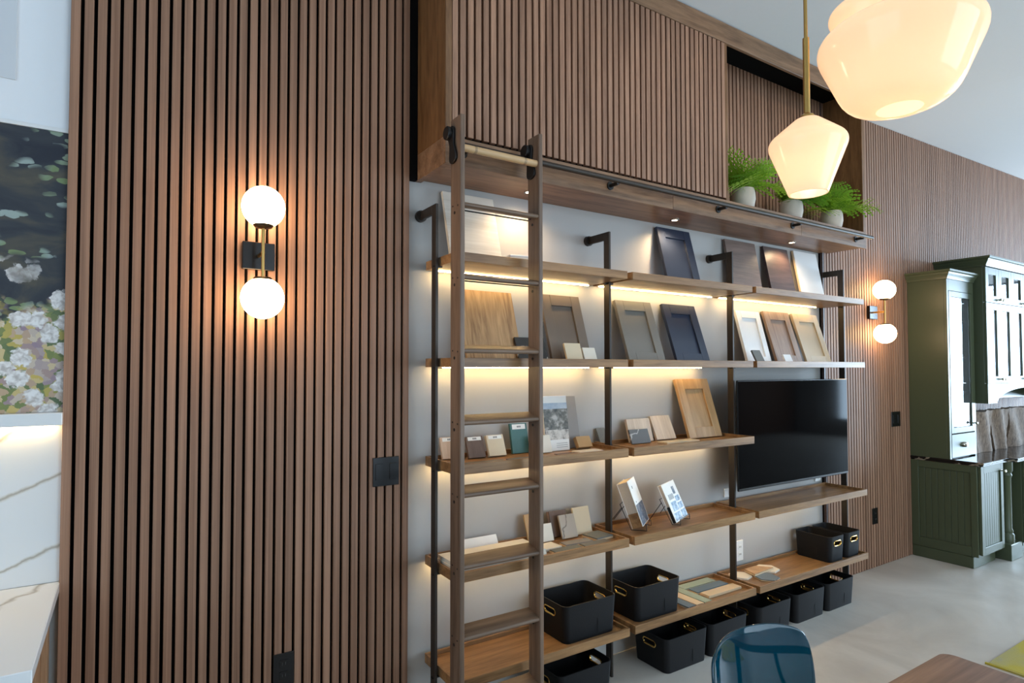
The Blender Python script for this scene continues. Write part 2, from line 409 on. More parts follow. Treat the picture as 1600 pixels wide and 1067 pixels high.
def link(name, me, mat, parent=None, loc=(0, 0, 0), rot=(0, 0, 0)):
    o = bpy.data.objects.new(name, me)
    COL.objects.link(o)
    if mat is not None and not me.materials: me.materials.append(M[mat] if isinstance(mat, str) else mat)
    o.parent = parent; o.location = loc; o.rotation_euler = rot
    return o

def thing(name, label, cat, loc=(0, 0, 0), rot=(0, 0, 0), group=None):
    o = bpy.data.objects.new(name, None); COL.objects.link(o)
    o.empty_display_size = 0.05
    o.location = loc; o.rotation_euler = rot
    o['label'] = label; o['category'] = cat
    if group: o['group'] = group
    return o

def tag(o, label, cat, group=None):
    o['label'] = label; o['category'] = cat
    if group: o['group'] = group
    return o

def wloc(o):
    v = Vector((0, 0, 0))
    while o is not None:
        v += o.location; o = o.parent
    return v

def box(name, x0, x1, y0, y1, z0, z1, mat, parent=None, bev=0.002, label=None):
    """box in world coordinates under an unrotated parent; its origin sits at its own centre"""
    c = Vector(((x0 + x1) / 2, (y0 + y1) / 2, (z0 + z1) / 2))
    bm = new_bm(); bx(bm, x0 - c.x, x1 - c.x, y0 - c.y, y1 - c.y, z0 - c.z, z1 - c.z)
    me = finish(bm, name, min(bev, 0.3 * min(x1 - x0, y1 - y0, z1 - z0)))
    o = link(name, me, mat, parent, c - (wloc(parent) if parent else Vector((0, 0, 0))))
    if label: o['label'] = label
    return o

def lbox(name, x0, x1, y0, y1, z0, z1, mat, parent, bev=0.001, label=None):
    """box in the parent's own coordinates (for rotated things)"""
    c = Vector(((x0 + x1) / 2, (y0 + y1) / 2, (z0 + z1) / 2))
    bm = new_bm(); bx(bm, x0 - c.x, x1 - c.x, y0 - c.y, y1 - c.y, z0 - c.z, z1 - c.z)
    o = link(name, finish(bm, name, min(bev, 0.3 * min(x1 - x0, y1 - y0, z1 - z0))), mat, parent, c)
    if label: o['label'] = label
    return o

def struct(o): o['kind'] = 'structure'; return o

def tubeobj(name, pts, r, mat, parent=None, seg=10, base=None):
    b = Vector(base) if base is not None else (wloc(parent) if parent else Vector((0, 0, 0)))
    bm = new_bm(); tube(bm, [Vector(p) - b for p in pts], r, seg)
    return link(name, finish(bm, name, smooth=True), mat, parent, (0, 0, 0) if parent else b)

# ------------------------------------------------------------------ room shell
XL, XR, YF, ZC = -1.9, 14.0, -6.4, 3.512
PITCH, SW, SD = 0.0374, 0.0265, 0.018      # slat spacing, width, depth
SLAT_X0 = -0.173
YS0 = -0.012                                # face of the felt behind the slats
def zceil(x): return ZC + max(0.0, x - 5.1) * 0.0265

struct(box('floor', XL - 0.1, XR + 0.1, YF - 0.1, 0.1, -0.1, 0.0, 'floor', bev=0))
bm = new_bm()
xs = [XL - 0.1, 5.1, XR + 0.1]
for i in range(2):
    q = []
    for x in (xs[i], xs[i + 1]):
        q.append([bm.verts.new((x, y, zceil(x) + dz)) for y, dz in ((YF - 0.1, 0), (0.1, 0), (0.1, 0.1), (YF - 0.1, 0.1))])
    for k in range(4): bm.faces.new((q[0][k], q[0][(k + 1) % 4], q[1][(k + 1) % 4], q[1][k]))
    if i == 0: bm.faces.new(q[0])
    else: bm.faces.new(q[1])
struct(link('ceiling', finish(bm, 'ceiling'), 'ceil'))
struct(box('wall_back', XL - 0.1, XR + 0.1, 0.0, 0.1, 0, zceil(XR), 'wallp', bev=0))

# wall behind the camera and wall at the far end, each with one big window opening
def holed_wall(name, a0, a1, h0, h1, z0, z1, zt, mk):
    bm = new_bm()
    for (p, q, r, s) in ((a0, h0, 0, zt), (h1, a1, 0, zt), (h0, h1, 0, z0), (h0, h1, z1, zt)):
        bx(bm, *mk(p, q), r, s)
    return struct(link(name, finish(bm, name), 'wallp'))
holed_wall('wall_front', XL - 0.1, XR + 0.1, 1.6, 6.4, 0.35, 3.15, zceil(XR), lambda p, q: (p, q, YF - 0.1, YF))
holed_wall('wall_right', YF, 0.0, -5.4, -1.0, 0.35, 3.15, zceil(XR), lambda p, q: (XR, XR + 0.1, p, q))
holed_wall('wall_left', YF, 0.0, -3.45, -0.95, 1.0, 2.8, ZC, lambda p, q: (XL - 0.1, XL, p, q))
wf = struct(box('window_3', XL - 0.08, XL - 0.02, -3.45, -0.95, 1.0, 1.06, 'tvb', bev=0))
for y in (-3.42, -2.2, -0.98): box('mullion', XL - 0.08, XL - 0.02, y - 0.03, y + 0.03, 1.06, 2.74, 'tvb', wf, 0)
box('head_rail', XL - 0.08, XL - 0.02, -3.45, -0.95, 2.74, 2.80, 'tvb', wf, 0)
wf = struct(box('fill_window_1', 1.6, 6.4, YF - 0.08, YF - 0.02, 0.35, 0.42, 'tvb', bev=0))  # unseen window, added to throw fill light on the cabinet side
for x in (1.63, 3.2, 4.8, 6.37): box('mullion', x - 0.03, x + 0.03, YF - 0.08, YF - 0.02, 0.42, 3.08, 'tvb', wf, 0)
box('head_rail', 1.6, 6.4, YF - 0.08, YF - 0.02, 3.08, 3.15, 'tvb', wf, 0)
wf = struct(box('window_2', XR + 0.02, XR + 0.08, -5.4, -1.0, 0.35, 0.42, 'tvb', bev=0))
for y in (-5.37, -3.9, -2.5, -1.03): box('mullion', XR + 0.02, XR + 0.08, y - 0.03, y + 0.03, 0.42, 3.08, 'tvb', wf, 0)
box('head_rail', XR + 0.02, XR + 0.08, -5.4, -1.0, 3.08, 3.15, 'tvb', wf, 0)

# slatted wood cladding
def slat_mesh(h):
    bm = new_bm(); bx(bm, 0, SW, -SD, 0, 0, h)
    return finish(bm, 'slat', 0.0008)
def slat_run(parent, x0, n, z0, z1f, yface, name='slat'):
    me = None
    pl = wloc(parent)
    for i in range(n):
        x = x0 + i * PITCH
        if me is None: me = slat_mesh(1.0); me.materials.append(M['slat'])
        o = bpy.data.objects.new(name, me); COL.objects.link(o); o.parent = parent
        o.location = Vector((x, yface, z0)) - pl
        o.scale = (1, 1, (z1f(x) if callable(z1f) else z1f) - z0)
c1 = struct(box('trim_1', SLAT_X0, 1.054, YS0, -0.0005, 0.0, ZC - 0.002, 'felt', bev=0))
slat_run(c1, SLAT_X0, 33, 0.002, ZC - 0.003, YS0)
bm = new_bm(); prism(bm, [(4.312, 0), (9.8, 0), (9.8, zceil(9.8) - 0.002), (5.1, ZC - 0.002), (4.312, ZC - 0.002)], YS0, -0.0005)
c2 = struct(link('trim_2', finish(bm, 'trim_2'), 'felt'))
slat_run(c2, 4.334, 146, 0.002, lambda x: min(ZC + 0.0, zceil(x)) - 0.003 if x < 5.1 else zceil(x) - 0.003, YS0)
box('edge_strip', 4.312, 4.330, YS0 - SD, YS0, 0.0, ZC - 0.003, 'espresso', c2, 0.001)

# darker slatted cladding on the far part of the wall behind the camera
c6 = struct(box('trim_6', 6.5, XR - 0.001, YF + 0.0005, YF + 0.014, 0, ZC - 0.002, 'felt', bev=0))
bm = new_bm(); bx(bm, 0, 0.05, 0, 0.018, 0, 3.49); sm = finish(bm, 'slat'); sm.materials.append(M['slat'])
for k in range(96):
    o = bpy.data.objects.new('slat', sm); COL.objects.link(o); o.parent = c6; o.location = Vector((6.51 + k * 0.0775, YF + 0.0142, 0.005)) - wloc(c6)

# ------------------------------------------------------------------ overhead cabinet
CX0, CX1, CY = 1.090, 4.385, -0.295
ZL0, ZL1, ZU = 2.375, 2.490, 2.386          # lip bottom, lip top, underside
ZT0, ZT1 = 3.392, 3.505
cab = thing('overhead_cabinet', 'long slatted wood cabinet box high on the wall above the shelves', 'cabinet', (2.7, -0.001, ZL0))
box('side_panel', CX0, CX0 + 0.03, CY, -0.001, ZL1, ZT1, 'cab', cab)
box('side_panel', CX1 - 0.035, CX1, CY, -0.032, ZL1, ZT1, 'cab', cab)
box('side_lip', CX0, CX0 + 0.03, CY + 0.02, -0.001, ZL0, ZL1, 'cabx', cab)
box('bottom_panel', CX0 + 0.03, CX1, CY + 0.02, -0.001 if False else -0.001, ZU, ZL1, 'cabx', cab)
for xa, xb in ((CX0, 2.43), (2.43, 3.60), (3.60, CX1)):
    box('fascia_board', xa + 0.0005, xb - 0.0005, CY, CY + 0.02, ZL0, ZL1 - 0.0005, 'cabx', cab, 0.001)
box('top_trim', CX0 + 0.03, CX1 - 0.035, CY, CY + 0.02, ZT0, ZT1, 'cabx', cab)
NX0 = 2.872                                   # niche begins
bk = box('slat_backing', CX0 + 0.03, NX0 + 0.0, CY + 0.022, CY + 0.034, ZL1, ZT0, 'felt', cab, 0)
slat_run(bk, CX0 + 0.034, 47, ZL1 + 0.012, ZT0 - 0.002, CY + 0.022)
box('niche_side', NX0, NX0 + 0.02, CY + 0.004, -0.032, ZL1, ZT1, 'cab', cab)
nb = box('niche_backing', NX0 + 0.02, CX1 - 0.035, -0.012, -0.001, ZL1, ZT1, 'felt', cab, 0)
slat_run(nb, NX0 + 0.026, 39, ZL1 + 0.002, ZT1 - 0.004, -0.012)
box('niche_soffit', NX0 + 0.02, CX1 - 0.035, CY + 0.02, -0.032, ZT1 - 0.012, ZT1, 'felt', cab, 0)
for px in (1.63, 2.643, 3.782):
    bm = new_bm(); lathe(bm, [(0.016, 0.0), (0.024, 0.0), (0.024, -0.004), (0.016, -0.004)], 24, close=True)
    d = link('downlight', finish(bm, 'downlight', smooth=True), 'chrome', cab, Vector((px, -0.12, ZU)) - wloc(cab))
    bm = new_bm(); r_ = lathe(bm, [(0.0155, 0.0), (0.0155, -0.002)], 24); cap(bm, r_[1]); cap(bm, r_[0])
    link('lens', finish(bm, 'lens'), 'puckl', d)
    sl = bpy.data.lights.new('downlight_beam', 'SPOT'); sl.energy = 11; sl.color = (1.0, 0.72, 0.42); sl.spot_size = R(150); sl.spot_blend = 0.8; sl.shadow_soft_size = 0.02
    so = bpy.data.objects.new('downlight_beam', sl); COL.objects.link(so); so.parent = cab; so.location = Vector((px, -0.12, ZU - 0.012)) - wloc(cab)
# dark strip filling the gap between slats and cabinet
struct(box('trim_3', 1.0545, CX0 - 0.0005, -0.030, -0.0005, ZL0, ZC - 0.004, 'felt', bev=0.001))

# ladder rail
RY, RZ = -0.352, 2.437
rail = thing('ladder_rail', 'black steel tube rail running along the cabinet fascia', 'rail', (2.8, RY, RZ))
tubeobj('tube', [(1.12, RY, RZ), (4.345, RY, RZ)], 0.0125, 'metal', rail, 14)
for bxp in (1.17, 1.985, 2.79, 3.50, 4.24):
    b_ = tubeobj('bracket', [(bxp, CY - 0.0005, RZ - 0.012), (bxp, RY, RZ - 0.012)], 0.009, 'black', rail, 10)
    bm = new_bm(); tube(bm, [(bxp - 2.8, CY - 0.0005 - RY, -0.012), (bxp - 2.8, CY - 0.006 - RY, -0.012)], 0.02, 16)
    link('flange', finish(bm, 'flange', smooth=True), 'black', b_)

# ------------------------------------------------------------------ shelving
SECT = [(1.134, 2.081), (2.116, 3.067), (3.101, 4.301)]
SZ = [(1.979, 2.017), (1.548, 1.586), (1.114, 1.156), (0.684, 0.725), (0.259, 0.299)]
YSF, YSB = -0.313, -0.024
REC = 0.018
unit = thing('wall_shelving', 'walnut tray shelves on black steel uprights fixed to the white wall', 'shelving', (2.7, -0.16, 0.0))
led_on = {0: (0, 1, 2), 1: (0, 1), 2: (0, 1), 3: (0, 1, 2), 4: ()}
def shelf(i, s):
    x0, x1 = SECT[s]; z0, z1 = SZ[i]
    b = box('shelf', x0 + 0.012, x1 - 0.012, YSF + 0.014, YSB - 0.012, z0, z1 - REC, 'shelf', unit, 0.0008)
    box('front_rim', x0, x1, YSF, YSF + 0.014, z0, z1, 'shelf', b, 0.0012)
    box('back_rim', x0, x1, YSB - 0.012, YSB, z0, z1, 'shelf', b, 0.0008)
    box('end_rim', x0, x0 + 0.012, YSF + 0.014, YSB - 0.012, z0, z1, 'shelf', b, 0.0008)
    box('end_rim', x1 - 0.012, x1, YSF + 0.014, YSB - 0.012, z0, z1, 'shelf', b, 0.0008)
    if s in led_on[i]:
        xe = x1 - (0.02 if s < 2 else 0.12)
        if i == 1 and s == 1: xe = x1 - 0.12
        box('led_strip', x0 + 0.02, xe, -0.052, -0.044, z0 - 0.004, z0 - 0.0002, 'led', b, 0)
for i in range(5):
    for s in range(3):
        if i == 2 and s == 2: continue
        shelf(i, s)
for px in (1.1155, 2.0985, 3.084, 4.320):
    up = box('upright', px - 0.006, px + 0.006, -0.172, -0.132, 0.0, 2.242, 'metal', unit, 0.0008)
    box('top_arm', px - 0.006, px + 0.006, -0.132, -0.012, 2.202, 2.242, 'metal', up, 0.0008)
    bm = new_bm(); tube(bm, [(0, 0.012, 0), (0, -0.006, 0)], 0.026, 20)
    link('wall_disc', finish(bm, 'wall_disc', smooth=True), 'metal', up, Vector((px, -0.0125, 2.222)) - wloc(up))
    zz = 0.12
    bm = new_bm()
    while zz < 2.15:
        for dy in (-0.012, 0.012): tube(bm, [(-0.0068, dy, zz - 1.121), (0.0068, dy, zz - 1.121)], 0.0022, 6)
        zz += 0.2
    link('bolt_row', finish(bm, 'bolt_row'), 'black', up)
    for i, (z0, z1) in enumerate(SZ):
        if i == 2 and px > 4: continue
        xa = px - 0.022 if px > 1.2 else px - 0.011
        xb = px + 0.032 if px < 4.2 else px + 0.011
        box('shelf_clip', xa, xb, -0.160, -0.144, z0 - 0.006, z0 - 0.0004, 'black', up, 0.0005)

# ------------------------------------------------------------------ library ladder
LX0, LX1, LYF, LYB = 1.084, 1.457, -0.434, -0.352
LT = 0.020
lad = thing('library_ladder', 'dark walnut library ladder hooked on the black rail before the shelves', 'ladder', (1.28, -0.39, 0))
for x in (LX0, LX1):
    s = box('stile', x, x + LT, LYF, LYB, 0.0, 2.525, 'ladder', lad, 0.003)
    for tz in (2.185, 1.903, 1.619, 1.342, 1.066, 0.794, 0.525, 0.255):
        bm = new_bm()
        for dy, dz, rr in ((-0.022, -0.012, 0.0036), (0.018, -0.008, 0.0036), (0.004, -0.036, 0.0062)):
            tube(bm, [(-0.0012, dy, dz), (0.0, dy, dz)], rr, 10)
        link('bolt_cap', finish(bm, 'bolt_cap'), 'black', s, Vector((x, -0.39, tz)) - wloc(s))
for tz in (2.185, 1.903, 1.619, 1.342, 1.066, 0.794, 0.525, 0.255):
    bm = new_bm()
    n = 6; prof = [(LYB - 0.002, 0), (LYF + 0.010, 0)] + [(LYF + 0.010 - 0.0095 * math.sin(math.pi * k / n), -0.0095 + 0.0095 * math.cos(math.pi * k / n)) for k in range(1, n)] + [(LYF + 0.010, -0.019), (LYB - 0.002, -0.019)]
    a = [bm.verts.new((-0.178, y + 0.39, z)) for y, z in prof]; b = [bm.verts.new((0.178, y + 0.39, z)) for y, z in prof]
    bm.faces.new(a); bm.faces.new(list(reversed(b)))
    for i in range(len(prof)): j = (i + 1) % len(prof); bm.faces.new((a[i], b[i], b[j], a[j]))
    link('tread', finish(bm, 'tread', smooth=True), 'tread', lad, Vector((1.281, -0.39, tz + 0.009)) - wloc(lad), (R(14), 0, 0))   # hung upright, the treads tip forward
    tubeobj('tie_rod', [(LX0 + LT - 0.001, LYB - 0.004, tz - 0.012), (LX1 + 0.001, LYB - 0.004, tz - 0.012)], 0.0028, 'black', lad, 8)
gb = tubeobj('grab_bar', [(LX0 + LT - 0.001, -0.412, 2.402), (LX1 + 0.001, -0.412, 2.402)], 0.0145, 'bar', lad, 18)
for gx in (1.155, 1.159, 1.163, 1.392, 1.396, 1.400):
    bm = new_bm(); tube(bm, [(gx - 1.28, -0.022, 2.402), (gx - 1.28 + 0.0012, -0.022, 2.402)], 0.0148, 18)
    link('scored_ring', finish(bm, 'scored_ring'), 'ink', gb)
for x in (LX0 - 0.0075, LX1 - 0.0075):
    bm = new_bm()
    pl = []
    for k in range(40):                    # peanut shaped side plate
        t = 2 * math.pi * k / 40
        yy = (0.020 + 0.006 * math.cos(2 * t) * -1) * math.cos(t); zz = 0.076 * math.sin(t)
        yy *= 2.0; yy *= 0.62 + 0.55 * abs(math.sin(t)) ** 1.2 if abs(math.sin(t)) < 0.98 else 1.0
        pl.append((yy, zz))
    a = [bm.verts.new((-0.003, y, z)) for y, z in pl]; b = [bm.verts.new((0.007, y, z)) for y, z in pl]
    bm.faces.new(a); bm.faces.new(list(reversed(b)))
    for i in range(40): bm.faces.new((a[i], b[i], b[(i + 1) % 40], a[(i + 1) % 40]))
    h = link('hook_plate', finish(bm, 'hook_plate', 0.002, smooth=True), 'black', lad, Vector((x, -0.375, 2.418)) - wloc(lad), (R(-10), 0, 0))
    bm = new_bm(); tube(bm, [(-0.014, 0, 0), (0.010, 0, 0)], [0.027, 0.027], 24)
    link('roller', finish(bm, 'roller', 0.003, smooth=True), 'black', h, (-0.004, 0.008, 0.052))

# ------------------------------------------------------------------ television
tv = thing('television', 'large black flat television mounted on the wall', 'television', (3.70, -0.10, 0.814))
box('casing', 3.094, 4.308, -0.188, -0.175, 0.814, 1.471, 'tvb', tv, 0.004)
box('screen', 3.100, 4.302, -0.1892, -0.1882, 0.830, 1.465, 'tvs', tv, 0)
box('wall_mount', 3.5, 3.9, -0.1748, -0.0008, 0.98, 1.30, 'black', tv)

# ------------------------------------------------------------------ wall sconces
def sconce(x, zc, label):
    t = thing('wall_sconce', label, 'sconce', (x, YS0 - SD, zc), group='twin globe sconces on the slatted walls')
    lbox('back_plate', -0.058, 0.058, -0.022, 0.0, -0.052, 0.052, 'plate', t, 0.002)
    bm = new_bm(); tube(bm, [(0, -0.0222, 0), (0, -0.10, 0)], 0.007, 12); link('arm', finish(bm, 'arm', smooth=True), 'brass', t)
    bm = new_bm(); tube(bm, [(0, -0.10, -0.10), (0, -0.10, 0.10)], 0.006, 14); link('rod', finish(bm, 'rod', smooth=True), 'brass', t)
    for s in (1, -1):
        bm = new_bm(); lathe(bm, [(0.006, 0.088), (0.030, 0.092), (0.036, 0.1), (0.036, 0.104)], 28, (0, 0, 0))
        bmesh.ops.scale(bm, vec=(1, 1, s), verts=bm.verts)
        link('cup', finish(bm, 'cup', smooth=True), 'bronze', t, (0, -0.10, 0))
        bm = new_bm(); bmesh.ops.create_uvsphere(bm, u_segments=40, v_segments=24, radius=0.076)
        link('globe', finish(bm, 'globe', smooth=True), 'globe', t, (0, -0.10, s * 0.168))
sconce(0.424, 1.968, 'twin globe brass sconce on the slatted wall left of the ladder')
sconce(4.985, 1.980, 'twin globe brass sconce on the slatted wall beside the green cabinet')

# ------------------------------------------------------------------ switches and outlets
def plate(name, label, cat, x0, x1, z0, z1, y, mat, kind, group=None):
    t = thing(name, label, cat, ((x0 + x1) / 2, y, z0), group=group)
    lw = (x1 - x0) / 2; h = z1 - z0
    lbox('cover_plate', -lw, lw, -0.006, 0, 0, h, mat, t, 0.0015)
    if kind == 'rocker2':
        for c in (-0.27, 0.27): lbox('rocker', lw * 2 * c - 0.016, lw * 2 * c + 0.016, -0.009, -0.0062, h * 0.22, h * 0.78, mat, t, 0.001)
    else:
        for c in (0.32, 0.68):
            s = lbox('socket', -0.016, 0.016, -0.008, -0.0062, h * c - 0.014, h * c + 0.014, mat, t, 0.002)
            for q in (-0.006, 0.006): lbox('slot', q - 0.001, q + 0.001, -0.0026, -0.0012, -0.004, 0.006, 'ink', s, 0)
    return t
ysf = YS0 - SD - 0.0002
plate('light_switch', 'black double switch plate on the slatted wall beside the shelves', 'switch', 0.888, 1.004, 1.047, 1.168, ysf, 'plate', 'rocker2')
plate('light_switch', 'black double switch plate on the slatted wall near the green cabinet', 'switch', 5.275, 5.415, 1.072, 1.192, ysf, 'plate', 'rocker2')
plate('wall_outlet', 'black outlet low on the slatted wall under the left sconce', 'outlet', 0.495, 0.573, 0.33, 0.452, ysf, 'plate', 'outlet')
plate('wall_outlet', 'black outlet low on the slatted wall right of the shelves', 'outlet', 4.945, 5.020, 0.335, 0.457, ysf, 'plate', 'outlet')
plate('wall_outlet', 'white outlet on the wall above the hexagon tile shelf', 'outlet', 3.318, 3.386, 0.320, 0.448, -0.0002, 'white_plate', 'outlet')
plate('wall_outlet', 'white outlet partly behind the steel upright below the television', 'outlet', 3.205, 3.275, 0.735, 0.79, -0.0002, 'white_plate', 'rocker2')
plate('cable_box', 'small white cable box under the right end of the television', 'cable box', 4.215, 4.285, 0.735, 0.785, -0.0002, 'white_plate', 'rocker2')

# ------------------------------------------------------------------ left end: counter, backsplash, mural
mu = box('mural', XL + 0.001, SLAT_X0 - 0.001, -0.008, -0.0003, 1.4005, 2.325, 'mural', None, 0)
mu.data.transform(Matrix.Translation((0, 0, 0.4622))); mu.location.z -= 0.4622
tag(mu, 'dark floral garden mural above the marble ledge', 'mural')
struct(box('trim_4', XL + 0.001, SLAT_X0 - 0.001, -0.012, -0.0003, 2.3255, 2.338, 'white', bev=0.001))
struct(box('trim_7', XL + 0.001, SLAT_X0 - 0.001, -0.006, -0.0003, 2.3385, ZC - 0.002, 'ceil', bev=0))
tag(box('pale_panel', XL + 0.1, -0.315, -0.012, -0.0062, 2.47, 3.2, 'panelw', bev=0.001), 'pale grey panel flush on the wall above the mural', 'panel')  # thin plate, slightly darker in tone than the board around it
bs = struct(box('trim_5', XL + 0.001, SLAT_X0 - 0.001, -0.014, -0.0003, 0.8505, 1.359, 'wmarble', bev=0))
lg = thing('marble_ledge', 'slim white marble ledge with a light strip beneath the mural', 'ledge', (-0.9, -0.03, 1.36))
box('slab', XL + 0.001, SLAT_X0 + 0.002, -0.065, -0.0145 + 0.014, 1.3595, 1.400, 'wmarble', lg, 0.002)
box('led_strip', XL + 0.05, SLAT_X0 - 0.02, -0.030, -0.022, 1.3555, 1.3592, 'led', lg, 0)
tag(box('countertop', XL + 0.001, SLAT_X0 + 0.001, -0.680, -0.0145, 0.818, 0.850, 'wmarble', None, 0.002), 'white marble countertop in the lower left corner', 'countertop')
bc = thing('base_cabinet', 'wood base cabinet under the white marble countertop', 'cabinet', (-1.0, -0.33, 0))
box('body', XL + 0.001, -0.212, -0.640, -0.0145, 0.09, 0.8175, 'basewood', bc)
box('plinth', XL + 0.05, -0.25, -0.58, -0.0145, 0.0, 0.0898, 'basewood', bc)
for (y0, y1, z0, z1) in ((-0.640, -0.57, 0.09, 0.8175), (-0.085, -0.0145, 0.09, 0.8175), (-0.57, -0.085, 0.74, 0.8175), (-0.57, -0.085, 0.09, 0.17)):
    box('side_frame', -0.212, -0.196, y0, y1, z0, z1, 'basewood', bc, 0.001)
for x0 in (-1.85, -1.04): 
    d = box('door', x0, x0 + 0.79, -0.660, -0.6405, 0.11, 0.80, 'basewood', bc)
    box('knob', x0 + 0.72, x0 + 0.735, -0.69, -0.6605, 0.70, 0.715, 'brass', d, 0.002)
st = thing('stone_sample', 'grey stone sample cube at the edge of the marble countertop', 'stone sample', (-0.385, -0.16, 0.850))
lbox('block', -0.035, 0.035, -0.025, 0.025, 0.0, 0.055, 'stoneg', st, 0.004)
lbox('polished_face', -0.030, 0.030, -0.0262, -0.0252, 0.006, 0.049, 'stoned', st, 0)

# ------------------------------------------------------------------ things on the shelves
FZ = [z1 - REC + 0.0003 for z0, z1 in SZ]      # where things stand, per level
def lean(name, label, cat, level, x0, x1, yb, ztop, t=0.019, group=None, ytop=None):
    """root for a panel leaning back on the wall: front face y=0, local z along the panel; returns root, width, height"""
    yt = -0.004 if ytop is None else ytop
    zf = FZ[level]
    dz = ztop - zf; dy = (yt - t) - yb
    ang = math.atan2(dy, dz); h = math.hypot(dy, dz)
    # the back upper edge touches the wall, the back lower edge the shelf
    rt = thing(name, label, cat, ((x0 + x1) / 2, yb, zf + t * math.sin(ang)), (-ang, 0, 0), group)
    return rt, x1 - x0, h - t * math.sin(ang) * 1.0

def shaker(label, level, x0, x1, yb, ztop, mat, fw=0.058, t=0.019):
    rt, wd, h = lean('sample_door', label, 'door sample', level, x0, x1, yb, ztop, t, 'cabinet door samples')
    w2 = wd / 2
    for a, b in ((-w2, -w2 + fw), (w2 - fw, w2)): lbox('stile', a, b, 0, t, 0, h, mat, rt, 0.0012)
    for a, b in ((0, fw), (h - fw, h)): lbox('rail', -w2 + fw + 0.0003, w2 - fw - 0.0003, 0, t, a, b, mat, rt, 0.0012)
    lbox('panel', -w2 + fw + 0.0003, w2 - fw - 0.0003, 0.010, t - 0.002, fw + 0.0003, h - fw - 0.0003, mat, rt, 0)
    return rt

def slab(label, level, x0, x1, yb, ztop, mat, t=0.012, cat='sample board', name='sample_board', edge=None, lab=False, group='material samples on the shelves', ytop=None):
    rt, wd, h = lean(name, label, cat, level, x0, x1, yb, ztop, t, group, ytop)
    w2 = wd / 2
    lbox('face', -w2, w2, 0, t * 0.35 if edge else t * 0.5, 0, h, mat, rt, 0.0008)
    lbox('backing', -w2 + (0 if edge else 0.001), w2 - (0 if edge else 0.001), t * 0.35 + 0.0001 if edge else t * 0.5 + 0.0001, t, 0, h, edge or mat, rt, 0.0008)
    if lab:
        lb = lbox('label_sticker', -w2 * 0.78, w2 * 0.78, -0.0006, -0.0001, h * 0.80, h * 0.97, 'paper', rt, 0)
        for q in range(3): lbox('print_mark', -w2 * 0.2 + q * w2 * 0.16, -w2 * 0.2 + q * w2 * 0.16 + w2 * 0.1, -0.0005, -0.0003, -0.004, 0.004, 'ink', lb, 0)
    return rt

# top shelf
slab('tall whitewashed board leaning behind the ladder on the top shelf', 0, 1.216, 1.487, -0.116, 2.350, 'whitewood', 0.018, edge='pale')
bxs = thing('sample_box', 'small white sample box at the foot of the whitewashed board', 'box', (1.505, -0.20, FZ[0]), (0, 0, R(-12)))
lbox('body', -0.045, 0.045, -0.03, 0.03, 0, 0.042, 'pale', bxs, 0.002); lbox('lid', -0.046, 0.046, -0.031, 0.031, 0.0422, 0.052, 'white', bxs, 0.002)
shaker('navy shaker door sample alone on the top shelf', 0, 2.600, 2.880, -0.118, 2.362, 'navy')
slab('grey brown wood board behind the third steel upright on the top shelf', 0, 3.213, 3.521, -0.085, 2.362, 'greybrown', 0.018)
slab('dark espresso wood board on the top shelf', 0, 3.610, 3.884, -0.095, 2.360, 'espresso', 0.018)
slab('plain white board at the right end of the top shelf', 0, 3.960, 4.238, -0.092, 2.366, 'white', 0.018, edge='bisque')
# second shelf
slab('knotty oak board leaning behind the ladder on the second shelf', 1, 1.293, 1.590, -0.125, 1.908, 'oak', 0.018)
slab('black marble sample with white veins before the oak board', 1, 1.555, 1.725, -0.150, 1.690, 'dmarble', 0.012, ytop=-0.09)
shaker('taupe shaker door sample beside the ladder on the second shelf', 1, 1.765, 2.014, -0.130, 1.916, 'taupe')
slab('cream sample chip at the foot of the taupe door', 1, 1.795, 1.895, -0.205, 1.665, 'cream', 0.012, ytop=-0.160)
slab('white sample chip at the foot of the taupe door', 1, 1.905, 1.985, -0.205, 1.645, 'pale', 0.012, ytop=-0.165)
shaker('warm grey shaker door sample on the second shelf', 1, 2.269, 2.543, -0.140, 1.917, 'greyp')
shaker('navy shaker door sample on the second shelf', 1, 2.637, 2.917, -0.140, 1.917, 'navy')
shaker('white shaker door sample on the second shelf', 1, 3.310, 3.555, -0.115, 1.915, 'white', 0.048)
slab('charcoal sample chip at the foot of the white door', 1, 3.255, 3.335, -0.215, 1.655, 'slate', 0.012, ytop=-0.160)
shaker('taupe wood shaker door sample on the second shelf', 1, 3.597, 3.881, -0.130, 1.924, 'taupewood')
slab('small white sample chip before the taupe wood door', 1, 3.560, 3.640, -0.210, 1.632, 'white', 0.012, ytop=-0.170)
shaker('beige shaker door sample at the right end of the second shelf', 1, 3.925, 4.226, -0.135, 1.923, 'beige')
# third shelf
slab('pale birch sample with a white sticker left of the ladder', 2, 1.195, 1.285, -0.075, 1.235, 'pinkwood', 0.016, lab=True, ytop=-0.028)
slab('brown sample with a white sticker between the ladder stiles', 2, 1.306, 1.394, -0.115, 1.235, 'brownl', 0.016, lab=True, ytop=-0.060)
slab('cream sample with a white sticker beside the brown one', 2, 1.410, 1.502, -0.120, 1.236, 'cream', 0.020, lab=True, ytop=-0.062)
slab('tall teal sample with a white sticker on the third shelf', 2, 1.560, 1.656, -0.085, 1.280, 'teal', 0.016, lab=True, ytop=-0.040)
slab('white sample chip before the tree picture brochure', 2, 1.645, 1.751, -0.140, 1.222, 'pale', 0.014, ytop=-0.100)
br, bw, bh = lean('brochure', 'standing brochure with a tree photograph beside the ladder', 'brochure', 2, 1.740, 1.887, -0.105, 1.407, 0.012, None, -0.062)
lbox('booklet', -bw / 2, bw / 2, 0.0005, 0.012, 0, bh, 'paper', br, 0.0008)
lbox('photo_sky', -bw / 2, bw / 2, 0.0, 0.0004, bh * 0.62, bh * 0.87, 'photo_sky', br, 0)
